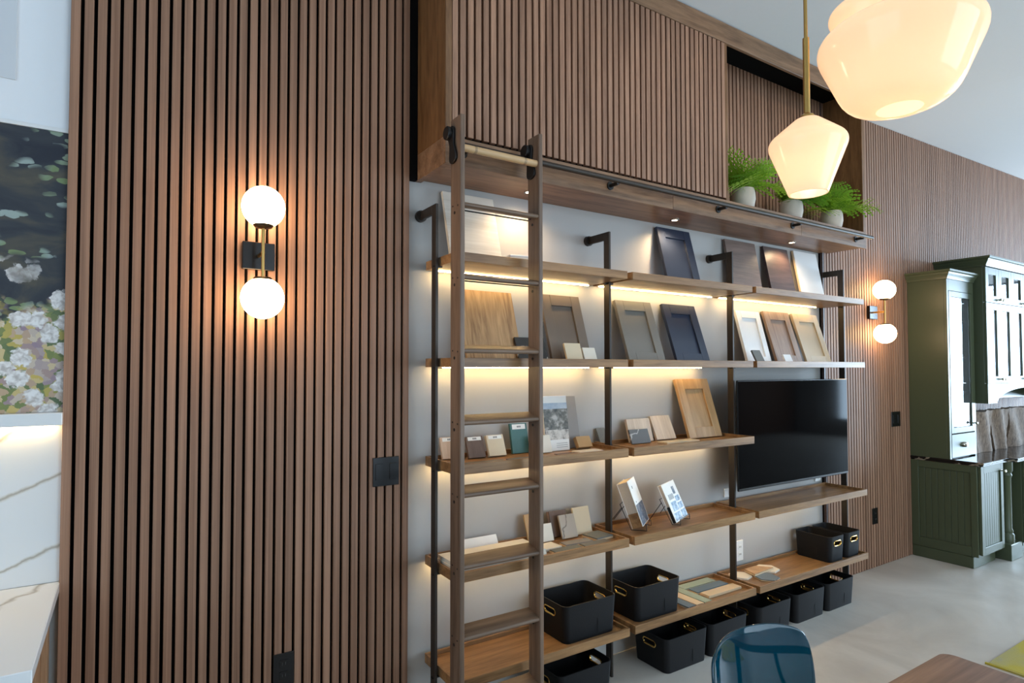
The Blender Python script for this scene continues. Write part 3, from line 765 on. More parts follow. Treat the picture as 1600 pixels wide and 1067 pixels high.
lbox('photo_trees', -bw / 2, bw / 2, -0.0003, 0.0003, bh * 0.38, bh * 0.76, 'photo_trees', br, 0)
lbox('photo_sand', -bw / 2, bw / 2, 0.0, 0.0004, bh * 0.20, bh * 0.38, 'photo_sand', br, 0)
for q in range(3): lbox('text_line', -bw * 0.05, bw * 0.42, 0.0, 0.0004, bh * (0.06 + 0.035 * q), bh * (0.06 + 0.035 * q) + 0.0015, 'ink', br, 0)
slab('tall grey stone slab behind the brochure', 2, 1.870, 1.990, -0.070, 1.400, 'stoneg', 0.014)
slab('thick tan stone chip at the right end of the third shelf left bay', 2, 1.925, 2.015, -0.130, 1.200, 'tan', 0.026, ytop=-0.070)
slab('small slate chip behind the second steel upright', 2, 2.135, 2.195, -0.060, 1.225, 'slate', 0.012)
slab('grey stone chip with pale veins on the third shelf middle bay', 2, 2.295, 2.435, -0.125, 1.215, 'stoned', 0.012, ytop=-0.085)
slab('travertine sample behind the grey stone chip', 2, 2.328, 2.504, -0.080, 1.265, 'trav', 0.016, ytop=-0.028)
slab('beige travertine sample beside the oak door', 2, 2.532, 2.688, -0.080, 1.273, 'trav', 0.018)
shaker('natural oak shaker door sample beside the television', 2, 2.744, 3.028, -0.130, 1.480, 'oakdoor', 0.062)
# fourth shelf
slab('white marble sample leaning low behind the ladder', 3, 1.300, 1.490, -0.075, 0.768, 'white', 0.014, ytop=-0.028)
slab('tan tile behind a white chip right of the ladder', 3, 1.650, 1.753, -0.085, 0.836, 'tan', 0.012, ytop=-0.030)
slab('white tile chip beside the ladder on the fourth shelf', 3, 1.697, 1.783, -0.110, 0.790, 'pale', 0.012, ytop=-0.072)
slab('dark walnut sample book on the fourth shelf', 3, 1.800, 1.905, -0.078, 0.832, 'brownl', 0.022, edge='taupewood', ytop=-0.020)
slab('grey tile with branch veining before the walnut sample', 3, 1.829, 1.925, -0.120, 0.818, 'branch', 0.012, ytop=-0.070)
slab('cream tile at the right of the branch veined tile', 3, 1.932, 2.037, -0.100, 0.838, 'cream', 0.014, ytop=-0.050)

def flat(name, label, cat, level, x0, x1, y0, y1, h, mat, rz=0.0, z=0.0, group=None, poly=None):
    """thin piece lying flat; two layers: glazed face over a body"""
    cx, cy = (x0 + x1) / 2, (y0 + y1) / 2
    t = thing(name, label, cat, (cx, cy, FZ[level] + z), (0, 0, R(rz)), group)
    if poly is None: poly = [(x0 - cx, y0 - cy), (x1 - cx, y0 - cy), (x1 - cx, y1 - cy), (x0 - cx, y1 - cy)]
    for nm, a, b, k, mt in (('body', 0, h * 0.6, 1.0, 'bisque' if mat not in ('pale', 'whitewood') else mat), ('face', h * 0.6 + 0.0001, h, 0.985, mat)):
        bm = new_bm()
        lo = [bm.verts.new((x * k, y * k, a)) for x, y in poly]; hi = [bm.verts.new((x * k, y * k, b)) for x, y in poly]
        bm.faces.new(list(reversed(lo))); bm.faces.new(hi)
        for i in range(len(poly)): j = (i + 1) % len(poly); bm.faces.new((lo[i], lo[j], hi[j], hi[i]))
        link(nm, finish(bm, nm, 0.0006), mt, t)
    return t
G4 = 'loose samples lying on the trays'
flat('sample_plank', 'slate strip lying at the front of the third shelf behind the ladder', 'sample board', 2, 1.20, 1.40, -0.285, -0.235, 0.010, 'slate', 0, group=G4)
flat('sample_plank', 'blue grey strip lying at the front of the third shelf', 'sample board', 2, 1.42, 1.60, -0.285, -0.235, 0.010, 'bluet', 0, group=G4)
flat('sample_plank', 'pale strip lying before the tan stone chip', 'sample board', 2, 1.83, 1.98, -0.245, -0.185, 0.010, 'pale', 0, group=G4)
flat('sample_plank', 'brown strip lying before the brochure', 'sample board', 2, 1.70, 1.82, -0.280, -0.215, 0.008, 'brownl', 0, group=G4)
flat('sample_plank', 'cream strip lying before the oak door', 'sample board', 2, 2.46, 2.72, -0.215, -0.145, 0.010, 'cream', 0, group=G4)
flat('sample_slab', 'large pale board lying flat behind the ladder on the fourth shelf', 'sample board', 3, 1.150, 1.600, -0.290, -0.110, 0.040, 'pale', 0, group=G4)
flat('sample_tile', 'white tile lying beside the ladder on the fourth shelf', 'tile', 3, 1.64, 1.74, -0.225, -0.145, 0.012, 'pale', 4, group=G4)
flat('sample_tile', 'grey green tile lying at the front of the fourth shelf', 'tile', 3, 1.655, 1.815, -0.292, -0.236, 0.012, 'slate', 0, group=G4)
flat('sample_tile', 'brown tile strip lying in the middle of the fourth shelf', 'tile', 3, 1.765, 1.925, -0.228, -0.175, 0.012, 'stoneg', -3, group=G4)
flat('sample_tile', 'olive tile strip lying at the front edge of the fourth shelf', 'tile', 3, 1.83, 1.99, -0.292, -0.238, 0.012, 'greyp', 0, group=G4)
flat('sample_tile', 'slate tile lying at the right end of the fourth shelf left bay', 'tile', 3, 1.945, 2.06, -0.225, -0.125, 0.016, 'slate', 6, group=G4)
# board of loose glazed strips on the bottom shelf
G5 = 'glazed strips laid out on the bottom shelf'
strips = [(2.58, 2.66, -0.292, -0.232, 'bluet', 'blue grey glazed strip next to the black basket'), (2.60, 2.685, -0.225, -0.165, 'bisque', 'short bisque strip next to the black basket'),
          (2.60, 2.70, -0.158, -0.100, 'greent', 'short green strip next to the black basket')]
flat('glazed_strip', 'pale green glazed strip at the back of the bottom shelf', 'tile', 4, 2.715, 2.985, -0.105, -0.045, 0.014, 'greent', 0, group=G5)
flat('glazed_strip', 'blue grey glazed strip in the middle of the bottom shelf', 'tile', 4, 2.735, 3.005, -0.175, -0.115, 0.014, 'bluet', 0, group=G5)
flat('glazed_strip', 'bisque glazed strip beside the bottom shelf front edge', 'tile', 4, 2.745, 3.030, -0.245, -0.185, 0.014, 'bisque', 0, group=G5)
flat('glazed_strip', 'green glazed strip standing across the others on the bottom shelf', 'tile', 4, 2.655, 2.713, -0.290, -0.050, 0.014, 'greent', 0, group=G5)
flat('glazed_strip', 'bisque glazed strip standing across beside the black basket', 'tile', 4, 2.590, 2.648, -0.290, -0.050, 0.014, 'bisque', 0, group=G5)
flat('glazed_strip', 'dark blue glazed strip hard against the black basket', 'tile', 4, 2.525, 2.583, -0.290, -0.050, 0.014, 'bluet', 0, group=G5)
hexa = [(0.075 * math.cos(R(60 * k)), 0.075 * math.sin(R(60 * k))) for k in range(6)]
flat('hexagon_tile', 'blue grey hexagon tile at the front of the bottom shelf', 'tile', 4, 3.22, 3.40, -0.215, -0.215, 0.010, 'bluet', 12, group='hexagon tiles on the bottom shelf', poly=hexa)
flat('hexagon_tile', 'cream hexagon tile beside the blue grey one', 'tile', 4, 3.40, 3.50, -0.125, -0.125, 0.010, 'pale', 12, group='hexagon tiles on the bottom shelf', poly=hexa)
flat('hexagon_tile', 'cream hexagon tile next to the third steel upright', 'tile', 4, 3.15, 3.25, -0.115, -0.115, 0.010, 'pale', 12, group='hexagon tiles on the bottom shelf', poly=[(x * .9, y * .9) for x, y in hexa])
flat('wood_sample', 'angled wood offcut lying over the hexagon tiles', 'wood sample', 4, 3.24, 3.44, -0.13, -0.13, 0.014, 'oakdoor', 10, z=0.0105, group=None, poly=[(-0.10, -0.035), (0.11, -0.055), (0.06, 0.035), (-0.06, 0.05)])

# ------------------------------------------------------------------ books on wire easels
def book(label, x, y, yaw, ang, wd, h, t, cover):
    """lower left corner of the front cover at x, y"""
    rt = thing('book', label, 'book', (x, y, FZ[3] + 0.012 + t * math.sin(ang)), Euler((-ang, 0, yaw)))
    lbox('front_cover', 0, wd, 0, 0.003, 0, h, 'paper', rt, 0.0006)
    lbox('back_cover', 0, wd, t - 0.003, t, 0, h, 'paper', rt, 0.0006)
    pb = lbox('page_block', 0.003, wd - 0.004, 0.0031, t - 0.0031, 0.003, h - 0.003, 'bookblock', rt, 0)
    cover(rt, wd, h)
    return rt
def cov1(rt, wd, h):
    lbox('photo_dark', 0.004, wd * 0.96, -0.0004, -0.0001, 0.004, h * 0.46, 'photo_dark', rt, 0)
    lbox('spine_band', -0.0008, 0.0028, 0.0031, 0.0549, 0.0, h * 0.31, 'shelf', rt, 0)
    lbox('title_mark', wd * 0.3, wd * 0.36, -0.0004, -0.0001, h * 0.80, h * 0.86, 'ink', rt, 0)
    lbox('title_mark', wd * 0.2, wd * 0.25, -0.0004, -0.0001, h * 0.50, h * 0.53, 'ink', rt, 0)
def cov2(rt, wd, h):
    for i, (a, b, c, d) in enumerate(((0.62, 0.98, 0.03, 0.22), (0.06, 0.55, 0.03, 0.22), (0.16, 0.55, 0.26, 0.50), (0.60, 0.95, 0.26, 0.42), (0.60, 0.78, 0.66, 0.86), (0.60, 0.92, 0.46, 0.60))):
        lbox('photo_room', a * wd, b * wd, -0.0004, -0.0001, c * h, d * h, 'photo_dark' if i == 4 else 'photo_room', rt, 0)
    lbox('spine_band', -0.0008, 0.0028, 0.0031, 0.0189, 0.0, h * 0.42, 'black', rt, 0)
    for q in range(5):                       # large grey title letters
        lbox('title_letter', 0.17 * wd + q * 0.078 * wd, 0.17 * wd + q * 0.078 * wd + 0.05 * wd, -0.0004, -0.0001, 0.56 * h, 0.70 * h, 'greyp', rt, 0)
book('thick white book standing open edge forward on the wire easel', 2.255, -0.235, R(33), R(20), 0.165, 0.235, 0.058, cov1)
book('white design book with photo cover on the other wire easel', 2.492, -0.245, R(23), R(24), 0.20, 0.205, 0.022, cov2)
def easel(label, x, y, yaw, ang, wd, t):
    zf = FZ[3] + 0.0025
    rt = thing('wire_easel', label, 'easel', (x, y, zf), (0, 0, yaw), 'wire book easels')
    def q(pts, nm): 
        bm = new_bm(); tube(bm, pts, 0.002, 6); link(nm, finish(bm, nm, smooth=True), 'black', rt)
    b0 = t * math.cos(ang) + 0.010
    for xx in (0.02, wd - 0.02):
        q([(xx, -0.012, 0.032), (xx, -0.014, 0.004), (xx, 0.0, 0.004), (xx, b0, 0.0), (xx, b0 + 0.125 * math.tan(ang) + 0.012, 0.125)], 'support_wire')
        q([(xx, b0 + 0.10 * math.tan(ang) + 0.012, 0.11), (xx, b0 + 0.13, 0.0)], 'back_leg')
    q([(0.02, b0 + 0.125 * math.tan(ang) + 0.012, 0.125), (wd - 0.02, b0 + 0.125 * math.tan(ang) + 0.012, 0.125)], 'cross_wire')
    q([(0.02, -0.012, 0.032), (wd - 0.02, -0.012, 0.032)], 'front_wire')
easel('black wire easel holding the thick white book', 2.255, -0.235, R(33), R(20), 0.165, 0.058)
easel('black wire easel holding the white design book', 2.492, -0.245, R(23), R(24), 0.20, 0.022)

# ------------------------------------------------------------------ baskets
def rrect(wd, dp, r, seg=6):
    pts = []
    for cx, cy, a0 in ((wd / 2 - r, dp / 2 - r, 0), (-wd / 2 + r, dp / 2 - r, 90), (-wd / 2 + r, -dp / 2 + r, 180), (wd / 2 - r, -dp / 2 + r, 270)):
        for k in range(seg + 1):
            a = R(a0 + 90 * k / seg); pts.append((cx + r * math.cos(a), cy + r * math.sin(a)))
    return pts
def stadium(a, b, n=10):
    pts = []
    for c, s in ((a, -90), (-a, 90)):
        for k in range(n + 1): t = R(s + 180 * k / n); pts.append((c + b * math.cos(t), b * math.sin(t)))
    return pts
def basket_mesh(wd, dp, h, taper=0.93, t=0.005):
    bm = new_bm()
    def ring(k, inset, z): return [bm.verts.new((x * k * (1 - 2 * inset / wd), y * k * (1 - 2 * inset / dp), z)) for x, y in rrect(wd, dp, 0.03)]
    r0 = ring(taper, 0, 0); r1 = ring(1, 0, h); r2 = ring(1, t, h); r3 = ring(taper, t, t)
    for A, B in ((r0, r1), (r1, r2), (r2, r3)):
        for i in range(len(A)): j = (i + 1) % len(A); bm.faces.new((A[i], A[j], B[j], B[i]))
    bm.faces.new(list(reversed(r0))); bm.faces.new(r3)
    me = finish(bm, 'tub')
    # cut the two handle holes
    bm = new_bm()
    prof = stadium(0.026, 0.0135)
    a = [bm.verts.new((-wd, y, h * 0.72 + z)) for y, z in prof]; b = [bm.verts.new((wd, y, h * 0.72 + z)) for y, z in prof]
    bm.faces.new(a); bm.faces.new(list(reversed(b)))
    for i in range(len(prof)): j = (i + 1) % len(prof); bm.faces.new((a[i], b[i], b[j], a[j]))
    cm = finish(bm, 'cutter')
    o1 = bpy.data.objects.new('o1', me); o2 = bpy.data.objects.new('o2', cm)
    COL.objects.link(o1); COL.objects.link(o2)
    md = o1.modifiers.new('b', 'BOOLEAN'); md.object = o2; md.operation = 'DIFFERENCE'; md.solver = 'EXACT'
    dg = bpy.context.evaluated_depsgraph_get(); dg.update()
    out = bpy.data.meshes.new_from_object(o1.evaluated_get(dg)); out.name = 'tub'
    bpy.data.objects.remove(o1); bpy.data.objects.remove(o2)
    for p in out.polygons: p.use_smooth = True
    out.set_sharp_from_angle(angle=R(30))
    out.materials.clear(); out.materials.append(M['basket'])
    return out
def handle_mesh():
    bm = new_bm(); path = stadium(0.0275, 0.0155, 10); n = len(path); rings = []
    for i, (y, z) in enumerate(path):
        c = Vector((0, y, z)); yy, zz = path[(i + 1) % n]; py, pz = path[i - 1]
        t = Vector((0, yy - py, zz - pz)).normalized(); nrm = Vector((0, t.z, -t.y))
        rings.append([bm.verts.new(c + Vector((1, 0, 0)) * 0.005 * math.cos(2 * math.pi * k / 8) + nrm * 0.0042 * math.sin(2 * math.pi * k / 8)) for k in range(8)])
    for i in range(n):
        A, B = rings[i], rings[(i + 1) % n]
        for k in range(8): bm.faces.new((A[k], A[(k + 1) % 8], B[(k + 1) % 8], B[k]))
    me = finish(bm, 'handle', smooth=True); me.materials.append(M['gold']); return me
HM = handle_mesh()
BIG = basket_mesh(0.325, 0.235, 0.172); SMALL = basket_mesh(0.245, 0.180, 0.165)
def basket(label, x, y, z, rz, big=True):
    wd, dp, h = (0.325, 0.235, 0.172) if big else (0.245, 0.180, 0.165)
    t = thing('storage_basket', label, 'basket', (x, y, z), (0, 0, rz), 'black storage baskets')
    link('tub', BIG if big else SMALL, None, t)
    for s in (-1, 1): link('handle', HM, None, t, (s * (wd / 2 * (0.93 + 0.07 * 0.72) - 0.0025), 0, h * 0.72))
    lbox('seam', wd * 0.12, wd * 0.125, -dp / 2 * 0.967 - 0.0006, -dp / 2 * 0.967 + 0.001, 0.02, h * 0.5, 'black', t, 0)
    return t
basket('black basket on the bottom shelf right beside the ladder', 1.880, -0.152, FZ[4], 0)
basket('black basket on the bottom shelf beside the glazed strips', 2.335, -0.152, FZ[4], 0)
basket('small black basket on the bottom shelf nearest the hexagon tiles', 3.990, -0.155, FZ[4], R(-90), False)
basket('small black basket at the right end of the bottom shelf', 4.192, -0.155, FZ[4], R(-90), False)
fl = ['black basket on the floor right below the ladder', 'black basket on the floor second from the ladder', 'black basket on the floor third from the ladder',
      'black basket on the floor fourth from the ladder just behind the teal chair', 'black basket on the floor second from the right', 'black basket on the floor at the far right']
for (x, lb) in zip((1.815, 2.498, 2.838, 3.262, 3.625, 3.968), fl):
    basket(lb, x, -0.190, 0.0005, 0)

# ------------------------------------------------------------------ ferns in the niche
def frond_mesh(Ln, seed):
    rnd = random.Random(seed)
    bm = new_bm(); n = 13
    def P(t): return Vector((Ln * (t - 0.10 * t * t), 0, Ln * (0.62 * t - 0.78 * t * t)))
    pts = [P(i / n) for i in range(n + 1)]
    tube(bm, pts, [0.0022 * (1 - 0.8 * i / n) for i in range(n + 1)], 4, False)
    for i in range(2, n):
        t = i / n; c = P(t); ln = Ln * 0.42 * math.sin(math.pi * min(1, (t * 0.86 + 0.16))) ** 0.8
        for s in (-1, 1):
            d = Vector((0.45, s * 1.0, -0.10 + rnd.uniform(-0.25, 0.2))).normalized()
            # feathery pinna: a row of small lobes either side of a midrib
            m = 5
            perp = Vector((1, -s * 0.45, 0.1)).normalized()
            for j in range(m):
                u0, u1 = j / m, (j + 1.0) / m
                wv = ln * 0.15 * (1 - u0 * 0.7)
                a = c + d * ln * u0 + Vector((0, 0, -0.10 * ln * u0 * u0)); b = c + d * ln * u1 + Vector((0, 0, -0.10 * ln * u1 * u1))
                for q in (-1, 1):
                    e = (a + b) / 2 + perp * q * wv + d * ln * 0.07
                    bm.faces.new([bm.verts.new(v) for v in (a, e, b)])
    me = bpy.data.meshes.new('frond'); bm.to_mesh(me); bm.free(); me.materials.append(M['leaf']); return me
FR = [frond_mesh(L_, s) for L_, s in ((0.30, 1), (0.25, 2), (0.33, 3), (0.21, 4))]
def fern(label, x, y, z, seed, n=18, sc=1.0):
    rnd = random.Random(seed)
    t = thing('potted_fern', label, 'plant', (x, y, z), group='ferns in the cabinet niche')
    bm = new_bm()
    lathe(bm, [(0.0, 0.0), (0.048, 0.0), (0.062, 0.02), (0.070, 0.06), (0.068, 0.10), (0.062, 0.125), (0.056, 0.125), (0.060, 0.10), (0.0, 0.098)], 32)
    bmesh.ops.remove_doubles(bm, verts=bm.verts, dist=1e-5)
    link('pot', finish(bm, 'pot', smooth=True), 'pot', t)
    bm = new_bm(); r_ = lathe(bm, [(0.0595, 0.099), (0.045, 0.108)], 24); cap(bm, r_[1])
    link('soil', finish(bm, 'soil', smooth=True), 'soil', t)
    for k in range(n):
        a = 2 * math.pi * k / n * 1.0 + rnd.uniform(-0.25, 0.25)
        el = rnd.choice((-0.1, 0.1, 0.3, 0.55, 0.8, 1.0))
        # fronds turned to the back stay upright, they would meet the slats
        dy = math.sin(a)
        if dy > 0.2: el = max(el, 0.75 + 0.35 * dy)
        o = bpy.data.objects.new('frond', rnd.choice(FR)); COL.objects.link(o); o.parent = t
        o.location = (0.02 * math.cos(a), 0.02 * math.sin(a), 0.103)
        o.rotation_euler = Euler((rnd.uniform(-0.4, 0.4), -el, a)); s_ = sc * rnd.uniform(0.75, 1.1) * (0.72 if dy > 0.3 else 1.0)
        o.scale = (s_,) * 3
fern('potted fern at the left end of the cabinet niche', 3.145, -0.205, ZL1 + 0.0005, 3, 19)
fern('potted fern in the middle of the niche behind the small pendant', 3.640, -0.205, ZL1 + 0.0005, 8, 17, 0.85)
fern('potted fern at the right end of the cabinet niche', 4.115, -0.205, ZL1 + 0.0005, 11, 19, 0.95)

# ------------------------------------------------------------------ green kitchen cabinets
GX = 5.585; GYB = YS0 - SD - 0.001
def crown(bm, x0, x1, yf, z0, out, h, left=True, right=True, yb=GYB):
    """stepped cornice running round left, front and right"""
    prof = [(0, 0), (0.18, 0.0), (0.22, 0.14), (0.35, 0.30), (0.62, 0.55), (0.72, 0.70), (0.95, 0.80), (1.0, 0.84), (1.0, 1.0), (0, 1.0)]
    rows = []
    for o, z in prof:
        o *= out; zz = z0 + z * h
        rows.append([bm.verts.new(v) for v in ((x0 - (o if left else 0), yb, zz), (x0 - (o if left else 0), yf - o, zz), (x1 + (o if right else 0), yf - o, zz), (x1 + (o if right else 0), yb, zz))])
    for i in range(len(rows) - 1):
        for k in range(3): bm.faces.new((rows[i][k], rows[i][k + 1], rows[i + 1][k + 1], rows[i + 1][k]))
    for k in (0, 3): bm.faces.new([r[k] for r in rows])
    bm.faces.new(rows[-1])
def crown_obj(parent, *a, **k):
    bm = new_bm(); crown(bm, *a, **k); bmesh.ops.translate(bm, vec=-wloc(parent), verts=bm.verts)
    return link('cornice', finish(bm, 'cornice'), 'green', parent)
def knob(parent, x, y, z, r=0.012):
    bm = new_bm(); lathe(bm, [(0.0, 0.030), (r * 0.7, 0.029), (r, 0.023), (r * 0.9, 0.016), (0.005, 0.012), (0.005, 0.002), (0.009, 0.0), (0, 0)], 16)
    bmesh.ops.remove_doubles(bm, verts=bm.verts, dist=1e-6)
    return link('knob', finish(bm, 'knob', smooth=True), 'chrome', parent, Vector((x, y, z)) - wloc(parent), (R(90), 0, 0))
def glass_door(parent, x0, x1, yf, z0, z1, fw=0.042, ky=None, kx=None):
    dr = box('door', x0, x0 + fw, yf, yf + 0.02, z0, z1, 'green', parent, 0.001)
    box('door_stile', x1 - fw, x1, yf, yf + 0.02, z0, z1, 'green', dr, 0.001)
    box('door_rail', x0 + fw + 0.0003, x1 - fw - 0.0003, yf, yf + 0.02, z0, z0 + fw, 'green', dr, 0.001)
    box('door_rail', x0 + fw + 0.0003, x1 - fw - 0.0003, yf, yf + 0.02, z1 - fw, z1, 'green', dr, 0.001)
    box('pane', x0 + fw + 0.0006, x1 - fw - 0.0006, yf + 0.010, yf + 0.014, z0 + fw + 0.0006, z1 - fw - 0.0006, 'glass', dr, 0)
    if kx is not None: knob(dr, kx, yf, ky)
    return dr

CT = 0.821                                      # countertop height
bs_ = thing('green_base_cabinet', 'green base cabinet with beadboard side under the black countertop', 'cabinet', (5.80, -0.25, 0))
YB = -0.500
box('carcass', GX + 0.012, 6.03, YB + 0.022, GYB, 0.09, CT - 0.0305, 'green', bs_, 0.001)
box('plinth', GX + 0.002, 6.00, -0.445, GYB, 0.0, 0.0898, 'green', bs_, 0.004)
for (y0, y1, z0, z1) in ((YB + 0.022, -0.435, 0.092, CT - 0.032), (-0.085, GYB, 0.092, CT - 0.032), (-0.4348, -0.0852, CT - 0.085, CT - 0.032), (-0.4348, -0.0852, 0.092, 0.165)):
    box('side_frame', GX, GX + 0.0118, y0, y1, z0, z1, 'green', bs_, 0.002)
nb_ = 8
for k in range(nb_):
    a = -0.4345 + k * (0.349 / nb_); box('bead_board', GX + 0.006, GX + 0.0118, a + 0.0012, a + 0.349 / nb_ - 0.0012, 0.166, CT - 0.086, 'green', bs_, 0.0015)
dr = box('door', 5.600, 5.650, YB, YB + 0.020, 0.11, CT - 0.034, 'green', bs_, 0.0015)
box('door_stile', 5.975, 6.025, YB, YB + 0.020, 0.11, CT - 0.034, 'green', dr, 0.0015)
box('door_rail', 5.6503, 5.9747, YB, YB + 0.020, 0.11, 0.165, 'green', dr, 0.0015)
box('door_rail', 5.6503, 5.9747, YB, YB + 0.020, CT - 0.09, CT - 0.034, 'green', dr, 0.0015)
for k in range(8):
    a = 5.6503 + k * (0.3244 / 8); box('bead_board', a + 0.0012, a + 0.3244 / 8 - 0.0012, YB + 0.009, YB + 0.018, 0.1653, CT - 0.0903, 'green', dr, 0.0015)
knob(dr, 6.000, YB, 0.725, 0.014)
# pilaster and the next base unit
pl_ = thing('cabinet_pilaster', 'green pilaster with turned corner column right of the beadboard door', 'pilaster', (6.16, -0.40, 0))
box('back_post', 6.031, 6.30, -0.42, GYB, 0.09, CT - 0.0305, 'green', pl_, 0.002)
bm = new_bm()
lathe(bm, [(0.0, 0), (0.048, 0), (0.048, 0.06), (0.038, 0.075), (0.042, 0.09), (0.034, 0.11), (0.034, 0.52), (0.042, 0.54), (0.036, 0.56), (0.046, 0.58), (0.046, 0.66), (0.0, 0.66)], 24)
bmesh.ops.remove_doubles(bm, verts=bm.verts, dist=1e-6)
link('turned_column', finish(bm, 'turned_column', smooth=True), 'green', pl_, Vector((6.17, -0.470, 0.13)) - wloc(pl_))
box('foot_block', 6.06, 6.29, -0.530, -0.4205, 0.0, 0.1297, 'green', pl_, 0.004)
b2 = thing('green_base_cabinet', 'green base cabinet at the right edge under the black countertop', 'cabinet', (6.7, -0.28, 0))
box('carcass', 6.302, 7.9, -0.53, GYB, 0.09, CT - 0.0305, 'green', b2, 0.001)
box('plinth', 6.302, 7.9, -0.47, GYB, 0, 0.0898, 'green', b2, 0.002)
for k in range(3): box('door', 6.31 + k * 0.53, 6.31 + k * 0.53 + 0.51, -0.55, -0.5303, 0.11, CT - 0.04, 'green', b2, 0.003)
bm = new_bm()
poly = [(GX - 0.005, GYB), (GX - 0.005, -0.525), (6.06, -0.525), (6.09, -0.575), (7.9, -0.575), (7.9, GYB)]
for z0, z1, k in ((CT - 0.030, CT - 0.016, 0.006), (CT - 0.016, CT, 0.0)):
    pp = [(x, y) for x, y in poly]
    pp[0] = (pp[0][0] + k, pp[0][1]); pp[1] = (pp[1][0] + k, pp[1][1] + k); pp[2] = (pp[2][0] + k, pp[2][1] + k); pp[3] = (pp[3][0] + k, pp[3][1] + k); pp[4] = (pp[4][0], pp[4][1] + k)
    lo = [bm.verts.new((x - 6.7, y + 0.28, z0 - CT)) for x, y in pp]; hi = [bm.verts.new((x - 6.7, y + 0.28, z1 - CT)) for x, y in pp]
    bm.faces.new(list(reversed(lo))); bm.faces.new(hi)
    for i in range(6): j = (i + 1) % 6; bm.faces.new((lo[i], lo[j], hi[j], hi[i]))
tag(link('black_countertop', finish(bm, 'black_countertop', 0.002), 'bcounter', None, (6.7, -0.28, CT)), 'polished black marble countertop on the green cabinets', 'countertop')

# tall hutch with glass door, hollow
HZ = CT + 0.0005; HY = -0.310; HX1 = 6.085
hu = thing('hutch_cabinet', 'tall green hutch cabinet with one glass door standing on the countertop', 'cabinet', (5.83, -0.17, HZ))
box('side_panel', GX, GX + 0.02, HY + 0.021, GYB, HZ, 2.262, 'green', hu, 0.001)
box('side_panel', HX1 - 0.02, HX1, HY + 0.021, GYB, HZ, 2.262, 'green', hu, 0.001)
box('back_panel', GX + 0.0203, HX1 - 0.0203, GYB - 0.012, GYB, HZ, 2.262, 'inside', hu, 0)
box('top_panel', GX + 0.0203, HX1 - 0.0203, HY + 0.021, GYB - 0.0123, 2.24, 2.262, 'green', hu, 0)
for z in (1.02, 1.33, 1.63, 1.93): box('inner_shelf', GX + 0.0206, HX1 - 0.0206, HY + 0.06, GYB - 0.013, z, z + 0.018, 'inside', hu, 0)
box('lower_box', GX + 0.0206, HX1 - 0.0206, HY + 0.022, GYB - 0.013, HZ, 1.010, 'green', hu, 0)
box('face_frame', GX, GX + 0.03, HY, HY + 0.0207, HZ, 2.262, 'green', hu, 0.001)
box('face_frame', HX1 - 0.03, HX1, HY, HY + 0.0207, HZ, 2.262, 'green', hu, 0.001)
box('face_rail', GX + 0.0303, HX1 - 0.0303, HY, HY + 0.0207, 2.17, 2.262, 'green', hu, 0.001)
glass_door(hu, GX + 0.032, HX1 - 0.032, HY - 0.002, 1.022, 2.167, 0.045, 1.09, HX1 - 0.052)
dw = box('drawer', GX + 0.032, HX1 - 0.032, HY - 0.002, HY + 0.018, HZ + 0.008, 1.014, 'green', hu, 0.002)
bm = new_bm()
lathe(bm, [(0.0, 0.0), (0.045, 0.0), (0.043, 0.014), (0.030, 0.024), (0.0, 0.028)], 24); bmesh.ops.remove_doubles(bm, verts=bm.verts, dist=1e-6)
bmesh.ops.scale(bm, vec=(1, 0.5, 1), verts=bm.verts)
link('cup_pull', finish(bm, 'cup_pull', smooth=True), 'chrome', dw, Vector((5.835, HY - 0.002, 0.925)) - wloc(dw), (R(90), 0, 0))
crown_obj(hu, GX, HX1, HY, 2.262, 0.042, 0.072, right=False)

# hood with glass doors and an arched valance
KX0, KX1, KY = 6.112, 8.2, -0.388
hd = thing('hood_cabinet', 'green upper cabinet with rows of glass doors over an arched valance', 'cabinet', (6.9, -0.2, 1.25))
box('side_panel', KX0, KX0 + 0.02, KY + 0.021, GYB, 1.25, 2.40, 'green', hd, 0.001)
box('side_panel', KX1 - 0.02, KX1, KY + 0.021, GYB, 1.25, 2.40, 'green', hd, 0.001)
box('back_panel', KX0 + 0.0203, KX1 - 0.0203, GYB - 0.012, GYB, 1.25, 2.40, 'green', hd, 0)
box('top_panel', KX0 + 0.0203, KX1 - 0.0203, KY + 0.021, GYB - 0.0123, 2.38, 2.40, 'green', hd, 0)
box('floor_panel', KX0 + 0.0203, KX1 - 0.0203, KY + 0.021, GYB - 0.0123, 1.42, 1.44, 'green', hd, 0)
box('mid_shelf', KX0 + 0.0203, KX1 - 0.0203, KY + 0.022, GYB - 0.0123, 2.09, 2.11, 'green', hd, 0)
dwid = 0.274
nd = 7
for k in range(nd):
    x0 = KX0 + 0.004 + k * (dwid + 0.003)
    kx = x0 + dwid - 0.022 if k % 2 == 0 else x0 + 0.022
    glass_door(hd, x0, x0 + dwid, KY, 2.100, 2.395, 0.058, 2.130, kx)
    glass_door(hd, x0, x0 + dwid, KY, 1.418, 2.096, 0.058, 1.452, kx)
# valance with arch: polygon in x,z
pol = [(KX0, 1.415), (KX0, 1.25), (6.30, 1.25)]
for k in range(0, 21):
    a = math.pi * (1 - k / 20); pol.append((7.05 + 0.75 * math.cos(a) , 1.25 + 0.125 * math.sin(a)))
pol += [(KX1, 1.25), (KX1, 1.415)]
bm = new_bm(); prism(bm, [(x - 6.9, z - 1.25) for x, z in pol], KY + 0.2, KY + 0.2209)
link('arched_valance', finish(bm, 'arched_valance'), 'green', hd)
crown_obj(hd, KX0, KX1, KY, 2.40, 0.05, 0.080)

